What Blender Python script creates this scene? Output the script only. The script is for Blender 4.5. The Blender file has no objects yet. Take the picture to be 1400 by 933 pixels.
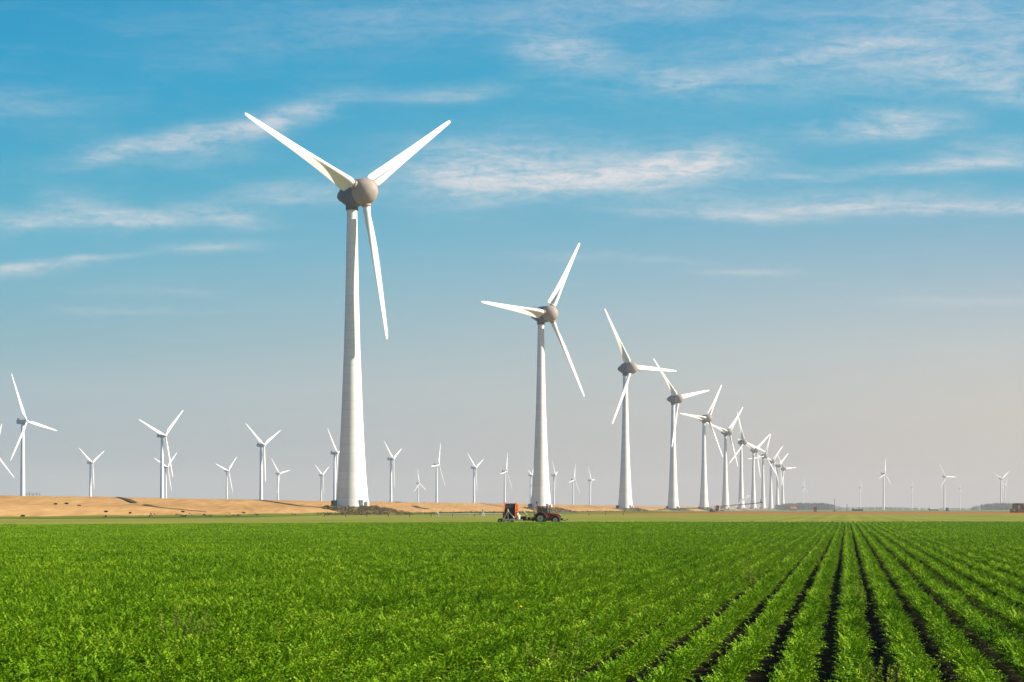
import bpy, bmesh, math, random
from mathutils import Vector, Matrix

random.seed(7)
R = math.radians
sc = bpy.context.scene
C = sc.collection

# ------------------------------------------------------------------ camera frame
F = 2333.3                      # focal length in photo pixels (60 mm on 36 mm, 1400 px wide)
CAMZ = 2.3
HOR = 696.5                     # eye level in the photograph
A = R(11.1)                     # heading of the crop rows and of the dike
SD = Vector((math.sin(A), math.cos(A), 0))       # along the rows
LD = Vector((math.cos(A), -math.sin(A), 0))      # to the right of the rows


def sl(s, l, z=0.0):
    v = SD * s + LD * l
    return Vector((v.x, v.y, z))


def at(px, D, z=0.0):
    return Vector(((px - 700) / F * D, D, z))


# ------------------------------------------------------------------ tagging
def tag(o, label=None, cat=None, group=None, kind=None):
    if label: o['label'] = label
    if cat: o['category'] = cat
    if group: o['group'] = group
    if kind: o['kind'] = kind
    return o


def empty(name, loc, rz=0.0):
    o = bpy.data.objects.new(name, None)
    o.empty_display_size = 1
    o.location = loc
    o.rotation_euler = (0, 0, rz)
    C.objects.link(o)
    return o


def copy_tree(o, parent=None):
    c = o.copy()
    C.objects.link(c)
    if parent: c.parent = parent
    for ch in list(o.children):
        copy_tree(ch, c)
    return c


# ------------------------------------------------------------------ mesh builder
class MB:
    def __init__(s):
        s.v = []; s.f = []; s.sm = []; s.col = []

    def add(s, verts, faces, smooth=False, col=None):
        b = len(s.v)
        s.v += [tuple(p) for p in verts]
        s.f += [tuple(b + i for i in f) for f in faces]
        s.sm += [smooth] * len(faces)
        s.col += [col] * len(faces)
        return s

    def box(s, c, d, rz=0.0, taper=1.0, bev=0.0, rot=None):
        x, y, z = d[0] / 2, d[1] / 2, d[2] / 2
        m = Matrix.Rotation(rz, 3, 'Z') if rot is None else rot
        if bev <= 0:
            vs = [(-x, -y, -z), (x, -y, -z), (x, y, -z), (-x, y, -z), (-x * taper, -y * taper, z), (x * taper, -y * taper, z), (x * taper, y * taper, z), (-x * taper, y * taper, z)]
            fs = [(3, 2, 1, 0), (4, 5, 6, 7), (0, 1, 5, 4), (1, 2, 6, 5), (2, 3, 7, 6), (3, 0, 4, 7)]
        else:
            bm = bmesh.new()
            bmesh.ops.create_cube(bm, size=1)
            for v in bm.verts:
                k = taper if v.co.z > 0 else 1
                v.co = Vector((v.co.x * d[0] * k, v.co.y * d[1] * k, v.co.z * d[2]))
            bmesh.ops.bevel(bm, geom=bm.edges[:], offset=bev, segments=2, affect='EDGES', profile=.6)
            bm.verts.index_update()
            vs = [v.co.copy() for v in bm.verts]
            fs = [[v.index for v in f.verts] for f in bm.faces]
            bm.free()
        c = Vector(c)
        return s.add([c + m @ Vector(p) for p in vs], fs)

    def tube(s, pts, r, n=8, cap=True, smooth=True):
        pts = [Vector(p) for p in pts]
        rs = r if isinstance(r, (list, tuple)) else [r] * len(pts)
        vs = []; fs = []
        for i, p in enumerate(pts):
            t = (pts[min(i + 1, len(pts) - 1)] - pts[max(i - 1, 0)]).normalized()
            u = t.cross(Vector((0, 0, 1)))
            if u.length < .02: u = t.cross(Vector((0, 1, 0)))
            u.normalize(); w = u.cross(t)
            for k in range(n):
                a = 2 * math.pi * k / n
                vs.append(p + (u * math.cos(a) + w * math.sin(a)) * rs[i])
        for i in range(len(pts) - 1):
            for k in range(n):
                k2 = (k + 1) % n
                fs.append((i * n + k, i * n + k2, (i + 1) * n + k2, (i + 1) * n + k))
        s.add(vs, fs, smooth)
        if cap:
            m = len(pts) - 1
            s.add([vs[k] for k in range(n)], [tuple(range(n))])
            s.add([vs[m * n + k] for k in range(n)], [tuple(reversed(range(n)))])
        return s

    def lathe(s, prof, n=32, axis='Z', c=(0, 0, 0), smooth=True):
        """prof: list of (h, r) along the axis"""
        vs = []; fs = []
        c = Vector(c)
        for h, r in prof:
            for k in range(n):
                a = 2 * math.pi * k / n
                x, y = math.cos(a) * r, math.sin(a) * r
                if axis == 'Z': p = Vector((x, y, h))
                elif axis == 'Y': p = Vector((x, h, y))
                else: p = Vector((h, x, y))
                vs.append(c + p)
        for i in range(len(prof) - 1):
            for k in range(n):
                k2 = (k + 1) % n
                q = (i * n + k, i * n + k2, (i + 1) * n + k2, (i + 1) * n + k)
                fs.append(q if axis != 'Y' else tuple(reversed(q)))
        return s.add(vs, fs, smooth)

    def build(s, name, mat, parent=None, loc=(0, 0, 0)):
        me = bpy.data.meshes.new(name)
        me.from_pydata(s.v, [], s.f)
        me.polygons.foreach_set('use_smooth', s.sm)
        if any(c is not None for c in s.col):
            at_ = me.attributes.new('tint', 'FLOAT', 'FACE')
            at_.data.foreach_set('value', [0.5 if c is None else c for c in s.col])
        me.materials.append(mat)
        me.update()
        o = bpy.data.objects.new(name, me)
        o.location = loc
        C.objects.link(o)
        if parent: o.parent = parent
        return o


# ------------------------------------------------------------------ materials
def nt_new(name):
    m = bpy.data.materials.new(name)
    m.use_nodes = True
    t = m.node_tree
    t.nodes.clear()
    out = t.nodes.new('ShaderNodeOutputMaterial')
    return m, t, out


def N(t, typ, **kw):
    n = t.nodes.new(typ)
    for k, v in kw.items():
        if k.startswith('i_'):
            key = k[2:]
            n.inputs[int(key) if key.isdigit() else key].default_value = v
        else:
            setattr(n, k, v)
    return n


def ramp(t, pts, interp='LINEAR'):
    n = t.nodes.new('ShaderNodeValToRGB')
    n.color_ramp.interpolation = interp
    e = n.color_ramp.elements
    while len(e) > 1: e.remove(e[-1])
    for i, (p, c) in enumerate(pts):
        x = e[0] if i == 0 else e.new(p)
        x.position = p
        x.color = (c[0], c[1], c[2], 1)
    return n


def math_(t, op, a, b=None, clamp=False):
    n = t.nodes.new('ShaderNodeMath'); n.operation = op; n.use_clamp = clamp
    for i, x in enumerate((a, b)):
        if x is None: continue
        if isinstance(x, (int, float)): n.inputs[i].default_value = x
        else: t.links.new(x, n.inputs[i])
    return n.outputs[0]


def noisy(name, c1, c2, scale, rough=.7, spec=.3, stretch=(1, 1, 1), detail=6, bump=0.0, c3=None, coord='Object', contrast=(.35, .65), metallic=0.0, rz=0.0, scale2=None):
    m, t, out = nt_new(name)
    tc = N(t, 'ShaderNodeTexCoord')
    mp = N(t, 'ShaderNodeMapping')
    mp.inputs['Scale'].default_value = stretch
    mp.inputs['Rotation'].default_value = (0, 0, rz)
    t.links.new(tc.outputs[coord], mp.inputs[0])
    nz = N(t, 'ShaderNodeTexNoise', i_Scale=scale, i_Detail=detail, i_Roughness=.6)
    t.links.new(mp.outputs[0], nz.inputs['Vector'])
    pts = [(contrast[0], c1), (contrast[1], c2)]
    if c3: pts = [(contrast[0], c1), ((contrast[0] + contrast[1]) / 2, c2), (contrast[1], c3)]
    src = nz.outputs[0]
    if scale2:
        n2 = N(t, 'ShaderNodeTexNoise', i_Scale=scale2, i_Detail=4)
        t.links.new(mp.outputs[0], n2.inputs['Vector'])
        src = math_(t, 'ADD', math_(t, 'MULTIPLY', src, .5), math_(t, 'MULTIPLY', n2.outputs[0], .5))
    rp = ramp(t, pts)
    t.links.new(src, rp.inputs[0])
    b = N(t, 'ShaderNodeBsdfPrincipled', i_Roughness=rough, i_Metallic=metallic)
    b.inputs['Specular IOR Level'].default_value = spec
    t.links.new(rp.outputs[0], b.inputs['Base Color'])
    if bump:
        bp = N(t, 'ShaderNodeBump', i_Strength=bump, i_Distance=.5)
        t.links.new(src, bp.inputs['Height'])
        t.links.new(bp.outputs[0], b.inputs['Normal'])
    t.links.new(b.outputs[0], out.inputs[0])
    return m


def paint(name, c, rough=.45, spec=.4, var=.08, scale=1.5, metallic=0.0):
    lo = tuple(x * (1 - var) for x in c)
    hi = tuple(min(1, x * (1 + var)) for x in c)
    return noisy(name, lo, hi, scale, rough, spec, metallic=metallic, detail=4)


def tower_mat():
    m, t, out = nt_new('tower_concrete')
    tc = N(t, 'ShaderNodeTexCoord')
    sep = N(t, 'ShaderNodeSeparateXYZ')
    t.links.new(tc.outputs['Object'], sep.inputs[0])
    z = math_(t, 'DIVIDE', sep.outputs[2], 3.75)
    fl = math_(t, 'FLOOR', z)
    wn = N(t, 'ShaderNodeTexWhiteNoise', noise_dimensions='1D')
    t.links.new(fl, wn.inputs['W'])
    fr = math_(t, 'FRACT', z)
    seam = math_(t, 'LESS_THAN', fr, .06)
    nz = N(t, 'ShaderNodeTexNoise', i_Scale=.5, i_Detail=6)
    mp = N(t, 'ShaderNodeMapping'); mp.inputs['Scale'].default_value = (1, 1, .25)
    t.links.new(tc.outputs['Object'], mp.inputs[0]); t.links.new(mp.outputs[0], nz.inputs['Vector'])
    k = math_(t, 'ADD', math_(t, 'MULTIPLY', wn.outputs[0], .07), math_(t, 'MULTIPLY', nz.outputs[0], .10))
    k = math_(t, 'SUBTRACT', math_(t, 'ADD', k, .90), math_(t, 'MULTIPLY', seam, .13))
    mx = N(t, 'ShaderNodeMix', data_type='RGBA', blend_type='MULTIPLY')
    mx.inputs[0].default_value = 1
    mx.inputs[6].default_value = (.80, .80, .785, 1)
    cb = N(t, 'ShaderNodeCombineColor')
    for i in range(3): t.links.new(k, cb.inputs[i])
    t.links.new(cb.outputs[0], mx.inputs[7])
    b = N(t, 'ShaderNodeBsdfPrincipled', i_Roughness=.6)
    b.inputs['Specular IOR Level'].default_value = .25
    t.links.new(mx.outputs[2], b.inputs['Base Color'])
    t.links.new(b.outputs[0], out.inputs[0])
    return m


def leaf_mat(name, lo, mid, hi, trans=.35, patch=True):
    """foliage: per-leaf tint attribute plus slow patches over the field"""
    m, t, out = nt_new(name)
    at_ = N(t, 'ShaderNodeAttribute', attribute_name='tint')
    src = at_.outputs['Fac']
    if patch:
        oi = N(t, 'ShaderNodeObjectInfo')
        geo = N(t, 'ShaderNodeNewGeometry')
        nz = N(t, 'ShaderNodeTexNoise', i_Scale=.22, i_Detail=5, i_Roughness=.65)
        t.links.new(geo.outputs['Position'], nz.inputs['Vector'])
        src = math_(t, 'ADD', math_(t, 'MULTIPLY', src, .62), math_(t, 'MULTIPLY', math_(t, 'SUBTRACT', nz.outputs[0], .30), .95), clamp=True)
    rp = ramp(t, [(0, lo), (.5, mid), (1, hi)])
    t.links.new(src, rp.inputs[0])
    d = N(t, 'ShaderNodeBsdfPrincipled', i_Roughness=.5)
    d.inputs['Specular IOR Level'].default_value = .06
    t.links.new(rp.outputs[0], d.inputs['Base Color'])
    tr = N(t, 'ShaderNodeBsdfTranslucent')
    mx2 = N(t, 'ShaderNodeMix', data_type='RGBA', blend_type='MULTIPLY')
    mx2.inputs[0].default_value = 1
    mx2.inputs[7].default_value = (1.0, 1.0, .45, 1)
    t.links.new(rp.outputs[0], mx2.inputs[6])
    t.links.new(mx2.outputs[2], tr.inputs[0])
    ms = N(t, 'ShaderNodeMixShader'); ms.inputs[0].default_value = trans
    t.links.new(d.outputs[0], ms.inputs[1]); t.links.new(tr.outputs[0], ms.inputs[2])
    t.links.new(ms.outputs[0], out.inputs[0])
    return m


def glass_mat():
    m, t, out = nt_new('cab_glass')
    b = N(t, 'ShaderNodeBsdfPrincipled', i_Roughness=.08)
    b.inputs['Base Color'].default_value = (.10, .16, .15, 1)
    b.inputs['Specular IOR Level'].default_value = .8
    tr = N(t, 'ShaderNodeBsdfTransparent'); tr.inputs[0].default_value = (.7, .85, .8, 1)
    ms = N(t, 'ShaderNodeMixShader'); ms.inputs[0].default_value = .5
    t.links.new(b.outputs[0], ms.inputs[1]); t.links.new(tr.outputs[0], ms.inputs[2])
    t.links.new(ms.outputs[0], out.inputs[0])
    return m


M = {
    'tower': tower_mat(),
    'steel_tower': paint('steel_tower_white', (.74, .75, .75), .4, .4, .03, .3),
    'blade': noisy('blade_white', (.78, .77, .74), (.84, .83, .81), .35, .4, .4, stretch=(1, 1, .2)),
    'nacelle': noisy('nacelle_grey', (.30, .255, .225), (.38, .325, .29), .5, .65, .15),
    'housing': noisy('nacelle_housing', (.085, .115, .14), (.12, .155, .185), .5, .6, .2),
    'steel_nacelle': paint('nacelle_light_grey', (.42, .44, .45), .45, .4),
    'dark': paint('dark_steel', (.035, .04, .045), .5, .4, .2),
    'collar': paint('collar_grey', (.06, .085, .105), .5, .4, .1),
    'root': paint('blade_root_band', (.36, .26, .19), .5, .3, .15),
    'door': paint('door_green_grey', (.08, .11, .11), .5),
    'cab_blue': paint('cabinet_blue_grey', (.10, .17, .22), .5),
    'red': paint('tractor_red', (.38, .012, .012), .4, .35, .15),
    'pink': paint('fender_red', (.45, .10, .07), .4, .4, .2),
    'orange': paint('machine_orange', (.62, .11, .012), .5, .25, .15),
    'rubber': noisy('tyre_rubber', (.012, .012, .012), (.035, .032, .028), 6, .9, .1),
    'rim': paint('rim_grey', (.55, .52, .48), .4, .4, .1),
    'black': noisy('black_hose', (.008, .009, .012), (.02, .02, .024), 3, .55, .25),
    'white': paint('white_paint', (.75, .73, .70), .45, .4, .08),
    'galv': paint('galvanised_steel', (.50, .52, .53), .35, .5, .1, metallic=.4),
    'yellow': paint('yellow_paint', (.55, .42, .06), .4),
    'glass': glass_mat(),
    'lamp': paint('lamp_glass', (.6, .55, .45), .2, .6),
    'amber': paint('amber_lamp', (.7, .25, .03), .3, .5),
    'wood1': noisy('crate_brown', (.10, .05, .03), (.22, .11, .06), 2, .8, .1, stretch=(1, 1, 6)),
    'wood2': noisy('crate_red_brown', (.20, .06, .03), (.33, .12, .06), 2, .8, .1, stretch=(1, 1, 6)),
    'wood3': noisy('crate_tan', (.32, .20, .11), (.46, .31, .19), 2, .8, .1, stretch=(1, 1, 6)),
    'wood4': noisy('crate_dark', (.03, .028, .03), (.08, .07, .07), 2, .8, .1, stretch=(1, 1, 6)),
    'post': noisy('stake_wood', (.03, .028, .025), (.08, .07, .055), 4, .8, .1),
    'brick': paint('pale_plaster', (.60, .52, .46), .8, .1, .1),
    'rooftile': paint('orange_roof', (.40, .16, .08), .8, .1, .15),
    'container': paint('container_blue', (.10, .13, .22), .5),
    'shed': paint('pale_shed_roof', (.45, .38, .36), .7, .1),
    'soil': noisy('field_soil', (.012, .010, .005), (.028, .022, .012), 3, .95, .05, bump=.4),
    'asphalt': noisy('ramp_asphalt', (.045, .040, .036), (.075, .066, .058), 1.5, .9, .1),
    'stalk': leaf_mat('weed_leaf', (.11, .21, .015), (.22, .33, .035), (.42, .44, .10), .3, False),
    'scrub': leaf_mat('scrub_leaf', (.04, .06, .02), (.13, .13, .05), (.27, .17, .07), .25, False),
    'shrub': leaf_mat('shrub_leaf', (.02, .04, .012), (.045, .075, .025), (.09, .12, .045), .25, False),
    'tree': leaf_mat('tree_leaf', (.018, .045, .028), (.04, .075, .04), (.075, .11, .05), .25, False),
    'crop': leaf_mat('carrot_leaf', (.035, .095, .002), (.138, .295, .003), (.40, .53, .04), .16, True),
}


# ground sheets -------------------------------------------------------------
def field_mat(name, c1, c2, c3, rows=0.0, rscale=1.0, sc1=.035, sc2=.6):
    m, t, out = nt_new(name)
    tc = N(t, 'ShaderNodeTexCoord')
    mp = N(t, 'ShaderNodeMapping')
    mp.inputs['Rotation'].default_value = (0, 0, A)      # y runs along the rows
    t.links.new(tc.outputs['Object'], mp.inputs[0])
    st = N(t, 'ShaderNodeMapping'); st.inputs['Scale'].default_value = (1, .35, 1)
    t.links.new(mp.outputs[0], st.inputs[0])
    n1 = N(t, 'ShaderNodeTexNoise', i_Scale=sc1, i_Detail=7, i_Roughness=.65)
    n2 = N(t, 'ShaderNodeTexNoise', i_Scale=sc2, i_Detail=5, i_Roughness=.7)
    t.links.new(st.outputs[0], n1.inputs['Vector']); t.links.new(mp.outputs[0], n2.inputs['Vector'])
    v = math_(t, 'ADD', math_(t, 'MULTIPLY', n1.outputs[0], .55), math_(t, 'MULTIPLY', n2.outputs[0], .45))
    if rows:
        sp = N(t, 'ShaderNodeSeparateXYZ'); t.links.new(mp.outputs[0], sp.inputs[0])
        w = math_(t, 'SINE', math_(t, 'MULTIPLY', sp.outputs[0], 2 * math.pi / rscale))
        v = math_(t, 'ADD', v, math_(t, 'MULTIPLY', w, rows))
    rp = ramp(t, [(.34, c1), (.5, c2), (.66, c3)])
    t.links.new(v, rp.inputs[0])
    b = N(t, 'ShaderNodeBsdfPrincipled', i_Roughness=.9)
    b.inputs['Specular IOR Level'].default_value = .1
    t.links.new(rp.outputs[0], b.inputs['Base Color'])
    bp = N(t, 'ShaderNodeBump', i_Strength=.5, i_Distance=.3)
    t.links.new(n2.outputs[0], bp.inputs['Height']); t.links.new(bp.outputs[0], b.inputs['Normal'])
    t.links.new(b.outputs[0], out.inputs[0])
    return m


M['ground'] = field_mat('far_ground', (.10, .12, .045), (.16, .17, .07), (.24, .22, .11), 0, 1, .006, .08)
M['pale'] = field_mat('pale_grass', (.13, .17, .018), (.21, .23, .030), (.30, .28, .05), .05, 6.0)
M['verge'] = field_mat('verge_grass', (.075, .11, .008), (.115, .15, .012), (.18, .18, .03), 0, 1)
M['strip'] = field_mat('orange_soil', (.28, .085, .006), (.40, .13, .008), (.46, .18, .02), 0, 1)
M['dike'] = noisy('dry_dike_grass', (.27, .145, .050), (.41, .24, .092), .05, .95, .05, stretch=(1, .12, 1), c3=(.53, .345, .15), rz=A, scale2=.5, contrast=(.30, .68), bump=.15)
M['mound'] = noisy('mound_scrub', (.10, .085, .045), (.19, .15, .08), .4, .95, .05, c3=(.26, .20, .11), bump=.4)
M['water'] = noisy('lake_water', (.05, .09, .11), (.07, .11, .13), .05, .15, .5)


def sheet(name, pts, z, mat, label_kind='structure'):
    mb = MB()
    mb.add([(p[0], p[1], z) for p in pts], [tuple(range(len(pts)))])
    o = mb.build(name, mat)
    o['kind'] = label_kind
    return o


sheet('ground', [(-2500, -300), (5200, -300), (5200, 10800), (-2500, 10800)], 0, M['ground'])

# near edge line of the crop (where it stops), as depth over X
EDGE = [(-140, 168), (-64, 213), (-24, 243), (26, 262), (80, 262), (140, 255)]


def edge_d(x):
    for (x0, d0), (x1, d1) in zip(EDGE, EDGE[1:]):
        if x <= x1: return d0 + (d1 - d0) * (x - x0) / (x1 - x0)
    return EDGE[-1][1]


far_edge = [(-125, 408), (-86, 411), (-74, 455), (-66, 620), (20, 750), (320, 775), (560, 775)]
pale_pts = [(p[0], p[1] - 1.0) for p in EDGE] + [(330, 240)] + list(reversed(far_edge)) + [(-200, 300)]
sheet('grass_field', pale_pts, .008, M['pale'])
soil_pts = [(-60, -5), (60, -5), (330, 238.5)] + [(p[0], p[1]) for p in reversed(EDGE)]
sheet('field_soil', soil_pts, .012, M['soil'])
sheet('soil_strip', [(26, 755), (330, 782), (700, 782), (900, 1130), (140, 1090), (34, 860)], .010, M['strip'])
vb = [sl(150, -203), sl(260, -203), sl(1700, -203)]
sheet('grass_verge', [(-200, 300)] + far_edge[:5] + [(34, 860), (140, 1090)] + [tuple(sl(s, -202)[:2]) for s in (1700, 900, 380, 200)], .004, M['verge'])

# ------------------------------------------------------------------ dike
PROF = [(-202, 0.0), (-206, .7), (-212, 1.9), (-219, 3.1), (-226, 3.5), (-231, 3.75), (-240, 5.0), (-249, 6.25), (-251, 6.4), (-255, 6.4), (-262, 3.5), (-270, 0.3)]


def dike_z(l):
    if l >= PROF[0][0]: return 0
    for (l0, z0), (l1, z1) in zip(PROF, PROF[1:]):
        if l >= l1: return z0 + (z1 - z0) * (l0 - l) / (l0 - l1)
    return 0


mb = MB()
ss = []
s = -40.0
while s < 9500:
    ss.append(s); s += 6 if s < 1200 else (20 if s < 3000 else 120)
rng = random.Random(3)
vs = []
for s in ss:
    for j, (l, z) in enumerate(PROF):
        k = 0 if j in (0, len(PROF) - 1) else 1
        wob = .16 * math.sin(s * .011 + j) + .10 * math.sin(s * .043 + 2 * j)
        vs.append(sl(s, l + k * .5 * math.sin(s * .02 + j), z + k * (wob * .6 + rng.uniform(-.03, .03))))
n = len(PROF)
mb.add(vs, [(i * n + j, i * n + j + 1, (i + 1) * n + j + 1, (i + 1) * n + j) for i in range(len(ss) - 1) for j in range(n - 1)], True)
dike = mb.build('dike', M['dike']); dike['kind'] = 'structure'
sheet('lake_water', [tuple(sl(-400, -262)[:2]), tuple(sl(10900, -262)[:2]), (-2480, 10790), (-2480, -290)], .02, M['water'])


mb = MB()
vs = []
gs = [q for q in ss if q < 2200]
for i, q in enumerate(gs):
    top = -204.2 - min(1.6, max(-.8, (q - 480) / 120)) - .4 * math.sin(q * .021) - .4 * math.sin(q * .087 + 1) + rng.uniform(-.2, .2)
    for l in (-199.0, -201.0, -202.6, top):
        vs.append(sl(q, l, dike_z(l) + (.20 if l < -201.5 else .10 if l < -200 else -.05)))
mb.add(vs, [(i * 4 + j, i * 4 + j + 1, (i + 1) * 4 + j + 1, (i + 1) * 4 + j) for i in range(len(gs) - 1) for j in range(3)], True)
o = mb.build('grass_verge', M['verge']); o['kind'] = 'structure'


def dike_pt(px, py, off=.22):
    """the point of the dike's slope on a sight line"""
    d = Vector(((px - 700) / F, 1, (HOR - py) / F))
    best = None
    for i in range(-2040, -2516, -1):
        l = i / 10
        # depth along the sight line at lateral l
        k = d.x * LD.x + d.y * LD.y
        D = l / k
        if D <= 0: continue
        z = CAMZ + d.z * D
        e = abs(z - dike_z(l))
        if best is None or e < best[0]:
            p = d * D
            best = (e, Vector((p.x, p.y, dike_z(l) + off)))
    return best[1]


def slope_strip(name, rows):
    mb = MB()
    pts = [dike_pt(*p) for p in rows]
    mb.add(pts, [(i * 2, i * 2 + 1, i * 2 + 3, i * 2 + 2) for i in range(len(pts) // 2 - 1)])
    o = mb.build(name, M['asphalt']); o['kind'] = 'structure'
    return o


slope_strip('dike_ramp', [(156, 679.6), (165, 679.6), (170, 683.4), (178, 683.4), (180, 688), (190, 688.4)])
slope_strip('dike_ramp', [(194, 690.6), (203, 690.6), (204, 693.2), (214, 693.4), (222, 695.6), (228, 695.4), (252, 698.4), (256, 698.2), (282, 700.8), (284, 700.4)])
slope_strip('dike_ramp', [(536, 684.6), (541, 684.6), (545, 687.4), (552, 687.5)])
slope_strip('dike_ramp', [(563, 692), (569, 692), (569, 694.6), (576, 694.8), (585, 696.6), (590, 696.5)])


# ------------------------------------------------------------------ wind turbines in the row (egg-shaped nacelle)
def airfoil(c, t, tw, r, blend, n=22, circ_r=1.7, key=0.0):
    """one blade section at span r; +X is the leading edge, twist turns the leading edge upwind (-Y).
    key > 0 shapes it as a round spar with a thin trailing flap"""
    pts = []
    for k in range(n):
        a = 2 * math.pi * k / n
        xx = .5 * (1 + math.cos(a))                 # 1 = leading edge
        d = 1 - xx
        yt = 5 * t * (.2969 * math.sqrt(max(d, 0)) - .126 * d - .3516 * d * d + .2843 * d ** 3 - .1015 * d ** 4) * c
        sgn = -1 if a < math.pi else 1              # front face upwind
        X = (xx - .70) * c
        Y = sgn * yt * (1.0 if sgn < 0 else .8)
        if key > 0:
            rc = t * c * .5
            q = d * c
            spar = math.sqrt(max(0, rc * rc - (q - rc) ** 2)) if q < 2 * rc else 0
            flap = .30 * (1 - d) + .07
            yk = max(spar, flap if 0 < d < 1 else 0)
            off = .55 * rc * max(0, min(1, (q - rc) / rc))   # the flap leaves the spar on its downwind side
            Yk = sgn * yk + (off if spar < flap + .2 else off * .3)
            Y = Y * (1 - key) + Yk * key
        cx, cy = math.cos(a) * circ_r, -math.sin(a) * circ_r
        X = cx * (1 - blend) + X * blend
        Y = cy * (1 - blend) + Y * blend
        co, si = math.cos(tw), math.sin(tw)
        pts.append(Vector((X * co + Y * si, -X * si + Y * co, r)))
    return pts


def blade_mesh(secs, n=22, circ_r=1.7):
    mb = MB()
    vs = []
    for r, c, t, tw, b, *k_ in secs:
        vs += airfoil(c, t, R(tw), r, b, n, circ_r, k_[0] if k_ else 0)
    m = len(secs)
    fs = []
    for i in range(m - 1):
        for k in range(n):
            k2 = (k + 1) % n
            fs.append((i * n + k, i * n + k2, (i + 1) * n + k2, (i + 1) * n + k))
    fs.append(tuple(reversed(range(n))))
    fs.append(tuple((m - 1) * n + k for k in range(n)))
    mb.add(vs, fs, True)
    return mb


BIG_BLADE = [(5.3, 3.4, .9, 0, 0), (6.6, 3.4, .9, 0, 0), (7.1, 4.0, .8, 20, .15, .6), (7.7, 6.7, .50, 30, .97, 1), (9.5, 6.8, .46, 28, 1, 1), (13, 6.2, .44, 23, 1, .95), (18, 5.4, .40, 18, 1, .8), (24, 4.7, .34, 13, 1, .5), (30, 4.15, .29, 10, 1, .2),
             (36, 3.6, .26, 8, 1), (42, 3.15, .24, 6, 1), (51, 2.45, .21, 4, 1), (58, 1.9, .19, 2, 1), (61.6, 1.5, .18, 1, 1), (63.0, 1.05, .18, 1, 1), (63.5, .5, .18, 1, 1)]
TILT = R(5)
HUB = 133.8


def make_big():
    root = empty('wind_turbine', (0, 0, 0))
    prof = [(0, 7.2), (1.5, 7.05), (4.3, 6.8), (12, 6.1), (23, 5.42), (32, 4.93), (41.5, 4.5), (60, 3.8), (66, 3.52), (90, 2.9), (110, 2.5), (127, 2.15)]
    pp = []
    for (h0, r0), (h1, r1) in zip(prof, prof[1:]):
        k = max(1, int((h1 - h0) / 3.75))
        for i in range(k): pp.append((h0 + (h1 - h0) * i / k, r0 + (r1 - r0) * i / k))
    pp.append(prof[-1])
    MB().lathe(pp, 64).build('tower', M['tower'], root)
    MB().lathe([(126.9, 2.1), (126.9, 2.65), (129.4, 2.75), (129.5, 2.2)], 40).build('tower_collar', M['collar'], root)
    # the door faces away from the dike, as on the photograph's right half of the base; the frame is set in world below
    nac = MB().lathe([(-7.2, 5.55), (-6.0, 5.6), (-4.0, 5.65), (-1.5, 5.65), (.8, 5.4), (3.2, 4.5), (5.6, 3.25), (7.6, 2.3), (8.9, 1.45), (9.55, .7), (9.75, 0.02)], 40, 'Y', (0, 0, HUB)).build('nacelle', M['housing'], root)
    ms = MB()
    ms.tube([(-1.2, 4.5, HUB + 2.6), (-1.2, 4.5, HUB + 6.6)], .09, 6)
    ms.tube([(-2.3, 4.5, HUB + 6.1), (-.1, 4.5, HUB + 6.1)], .07, 6)
    ms.tube([(-2.3, 4.5, HUB + 6.1), (-2.3, 4.5, HUB + 6.7)], .16, 6)
    ms.build('weather_mast', M['galv'], nac)
    hubc = Vector((0, -8.7, HUB))
    sp = [(0.95 + 6.1, 0.02)]
    prof = []
    for k in range(15):
        a = k / 14 * R(98)
        prof.append((-math.cos(a) * 6.1, max(.02, math.sin(a) * 5.65)))
    prof.append((1.4, 5.6))
    spin = MB().lathe(prof, 48, 'Y').build('spinner', M['nacelle'], root, hubc)
    spin.rotation_euler = (TILT * .0, 0, 0)
    bl = blade_mesh(BIG_BLADE, 44)
    blades = []
    for k in range(3):
        if k == 0:
            b = bl.build('blade', M['blade'], root, hubc)
            MB().lathe([(5.5, 1.74), (5.5, 2.0), (6.6, 2.0), (6.6, 1.74)], 28).build('root_band', M['root'], b)
        else:
            b = copy_tree(blades[0], root)
        blades.append(b)
    return root


def set_blades(root, phi, tilt=TILT):
    bl = [c for c in root.children if c.name.split('.')[0] == 'blade']
    bl.sort(key=lambda o: o.name)
    for k, b in enumerate(bl):
        # spin about the rotor axis, then tilt the rotor back
        b.rotation_euler = (Matrix.Rotation(-tilt, 3, 'X') @ Matrix.Rotation(R(phi + 120 * k), 3, 'Y')).to_euler()
    return bl


def ridge_pos(i):
    D = 731 + 452.5 * i
    return Vector((-68.5 + (D - 731) * .1957, D, 3.4))


ROW = [  # phase of one blade, yaw, label
    (53, 42, 'nearest and tallest white wind turbine with grey egg-shaped nacelle, standing on the scrubby mound'),
    (33, 43, 'white wind turbine rising right behind the red tractor, second tallest in the picture'),
    (90, 42, 'white wind turbine with one blade pointing level right, third along the row'),
    (78, 45, 'white wind turbine with a blade hanging across its tower, fourth along the row'),
    (35, 43, 'white wind turbine just left of the far hose reel, fifth along the row'),
    (44, 44, 'white wind turbine just right of the far hose reel, sixth along the row'),
    (107, 38, 'white wind turbine behind the white water jet, seventh along the row'),
    (53, 39, 'small white wind turbine behind the raised end of the boom, eighth along the row'),
    (23, 36, 'small white wind turbine just past the tip of the irrigation boom, ninth along the row'),
    (45, 38, 'small white wind turbine, tenth in the receding row and third from its far end'),
    (52, 44, 'small white wind turbine, last but one at the far end of the receding row'),
    (85, 42, 'small white wind turbine with a blade pointing right, standing last in the receding row'),
]
proto = make_big()
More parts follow.
